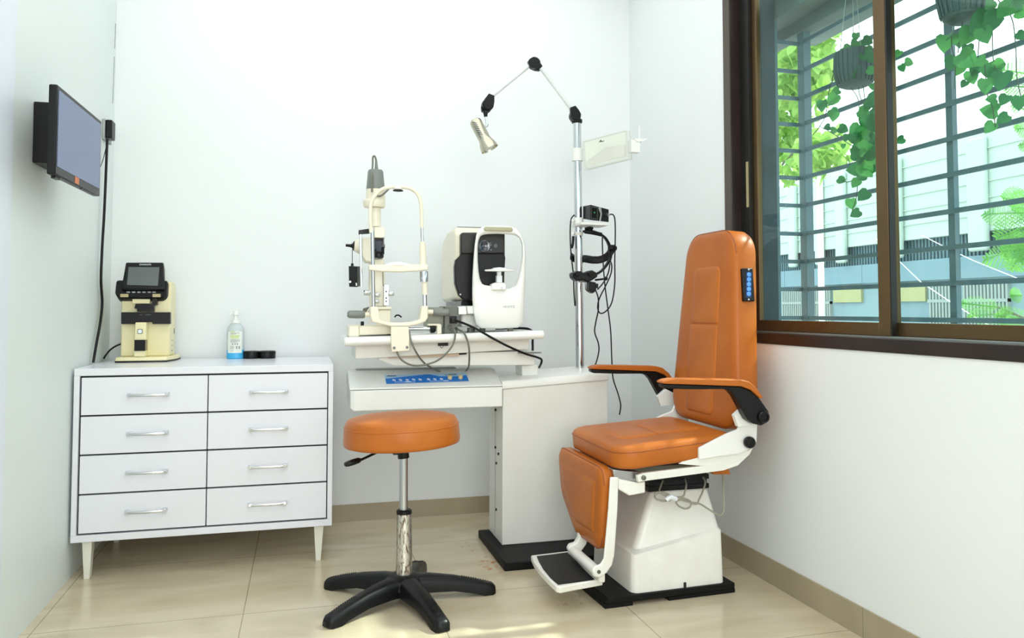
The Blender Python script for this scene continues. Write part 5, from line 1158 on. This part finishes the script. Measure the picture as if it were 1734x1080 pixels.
# leg rest
Ml = axes(Vector((1.078, 0, 0)), (0, 1, 0), (0, 0, 1), (-1, 0, 0))
lo_ = [(2.785, 0.198, 0.06), (3.07, 0.190, 0.12), (3.25, 0.315, 0.12), (3.295, 0.510, 0.055), (2.752, 0.510, 0.055)]
bm = NB(); pillow(bm, lo_, [(0.010, -0.05), (0.0, -0.042), (0.0, -0.014), (0.004, -0.005), (0.012, 0.0), (0.03, 0.004), (0.06, 0.005)], Ml, 7); lr = obj('leg_rest', bm, M['leather'], ch, ang=60)
bm = NB(); pillow(bm, lo_, [(0.058, 0.0), (0.058, 0.0055), (0.062, 0.0075), (0.075, 0.0095), (0.10, 0.010)], Ml, 7); obj('leg_rest_panel', bm, M['leatherp'], lr, ang=60)
bm = NB(); tube(bm, [Ml @ Vector((p_.x, p_.y, -0.008)) for p_ in rpoly(lo_, 0.001, 7)], 0.0016, 6); obj('leg_rest_piping', bm, M['seam'], lr)
for dy in (0.0, 0.27):
    bm = NB(); prism(bm, [PY(u, v, 2.735) + Vector((0, dy, 0)) for u, v in (((1034, 808), (1048, 808), (1046.5, 860), (1043.5, 905)) if dy == 0 else ((1025, 924), (1042, 924))) + ((1041, 940), (1037, 957), (1028, 970), (1016, 979), (1007, 976), (1003, 967), (1007, 959), (1017, 956), (1023, 946)) + (((1025.5, 920), (1031, 860)) if dy == 0 else ())], (0, 0.012 if dy == 0 else 0.03, 0)); sb2 = obj('support_arm', bm, M['whiteD'], ch, bev=0.005)
    if dy == 0:
        bm = NB(); lathe(bm, [(0.007, 0), (0.007, 0.003), (0.003, 0.003), (0.003, 0.001)], PY(1014, 968, 2.7348), (0, -1, 0), 14); obj('bolt', bm, M['dgrey'], sb2)
c0 = PY(1011, 968, 2.7475); c1 = c0 + Vector((0, 0.257, 0))
bm = NB(); cyl(bm, c0, c1, 0.020, n=20); obj('hinge_tube', bm, M['whiteD'], ch)
bm = NB(); a_ = PY(1012, 950, 2.77); box(bm, a_.x - 0.004, a_.x + 0.022, 2.7475, 3.004, 0.097, 0.138); obj('hinge_bridge', bm, M['whiteD'], ch, bev=0.006)
ZF = 0.103
pz = lambda u, v, z: PZ(u, v, z)
fo = [(899, 940), (920, 937.5), (945, 934.5), (969, 931.5), (985, 946), (1003, 963), (1021, 980), (1000, 984), (972, 989), (949, 993.5), (942, 992), (928, 979), (914, 964), (904, 951)]
bm = NB(); tf = [pz(u, v, ZF) for u, v in fo]; loft(bm, [[p_ + Vector((0, 0, -0.024)) for p_ in tf], tf]); fr_ = obj('footrest', bm, M['whiteD'], ch, bev=0.004)
bm = NB(); tf = [pz(u, v, ZF + 0.0003) for u, v in ((909, 942.5), (935, 939.5), (961, 936), (976, 951), (991, 967), (1006, 981.5), (975, 986), (945, 990), (933, 979.5), (920, 964), (913, 952))]; loft(bm, [tf, [p_ + Vector((0, 0, 0.003)) for p_ in tf]]); obj('foot_pad', bm, M['padblk'], fr_, label='black ribbed foot pad')
# looped cable under the seat
kc = lambda u, v, y=2.77: PY(u, v, y)
for pts in ([(1123, 812, 2.86), (1118, 825, 2.80), (1117, 832), (1124, 838), (1135, 843), (1150, 842), (1163, 845), (1170, 850), (1168, 858), (1160, 861), (1150, 857), (1145, 850), (1152, 846), (1168, 850), (1185, 853), (1200, 862, 2.75), (1215, 871, 2.74), (1222, 871, 2.74), (1226, 860, 2.74), (1225, 830, 2.76), (1224, 803, 2.80)],
            [(1108, 837), (1115, 833), (1128, 838), (1135, 846), (1126, 848), (1114, 846), (1109, 841), (1112, 836), (1124, 834), (1134, 838)],
            [(1158, 806, 2.88), (1162, 820, 2.80), (1160, 832), (1157, 840), (1148, 842), (1138, 843)],
            [(1186, 803, 2.88), (1194, 815, 2.82), (1190, 832, 2.79), (1184, 845), (1180, 853), (1170, 852)]):
    bm = NB(); tube(bm, spl([kc(*p_) for p_ in pts], 6), 0.0036, 7); obj('cable', bm, M['cablew'], ch)
bm = NB(); tube(bm, spl([kc(1128, 846, 2.765), kc(1137, 841, 2.76), kc(1145, 845, 2.765)], 3), 0.009, 8); obj('cable_tie', bm, M['whitep'], ch)
# ---------------------------------------------------------------- light and camera
w = bpy.data.worlds.new('sky'); S.world = w; w.use_nodes = True
bg = w.node_tree.nodes['Background']; bg.inputs[0].default_value = (*lin((240, 246, 252)), 1); bg.inputs[1].default_value = 2.4


def area(name, loc, rot, sx, sy, e, col):
    l = bpy.data.lights.new(name, 'AREA'); l.shape = 'RECTANGLE'; l.size = sx; l.size_y = sy; l.energy = e; l.color = col
    o = bpy.data.objects.new(name, l); COL.objects.link(o); o.location = loc; o.rotation_euler = rot; return o


area('ceiling_light', (0.40, 2.1, ZC - 0.02), (0, 0, 0), 2.4, 3.9, 29, (0.972, 0.985, 1.0))
area('front_fill', (0.3, -1.58, 1.7), (math.radians(90), 0, 0), 2.2, 1.8, 50, (1.0, 0.992, 0.975))  # unseen fill lamp added behind the camera; the front wall has no opening
sl_ = bpy.data.lights.new('sun', 'SUN'); sl_.energy = 5.0; sl_.angle = math.radians(1.6); sl_.color = (1.0, 0.95, 0.86)
so = bpy.data.objects.new('sun', sl_); COL.objects.link(so); so.location = (6, 4, 6)
so.rotation_euler = Vector((-1.0, -0.04, -1.03)).to_track_quat('-Z', 'Y').to_euler()
cd = bpy.data.cameras.new('camera'); co = bpy.data.objects.new('camera', cd); COL.objects.link(co)
cd.sensor_fit = 'HORIZONTAL'; cd.sensor_width = 36.0; cd.lens = FP / 1734 * 36.0; cd.shift_y = (CY - 540) / 1734; cd.clip_start = 0.05; cd.clip_end = 200
co.matrix_world = Matrix(((RT.x, UP.x, -FW.x, 0), (RT.y, UP.y, -FW.y, 0), (RT.z, UP.z, -FW.z, HC), (0, 0, 0, 1)))
S.camera = co
S.view_settings.view_transform = 'Standard'; S.view_settings.look = 'None'; S.view_settings.gamma = 1.0
S.view_settings.use_curve_mapping = False; S.view_settings.exposure = 0.36
S.cycles.max_bounces = 10; S.cycles.diffuse_bounces = 6; S.cycles.transparent_max_bounces = 16; S.cycles.transmission_bounces = 8
S.cycles.use_denoising = True; S.cycles.sample_clamp_indirect = 6.0
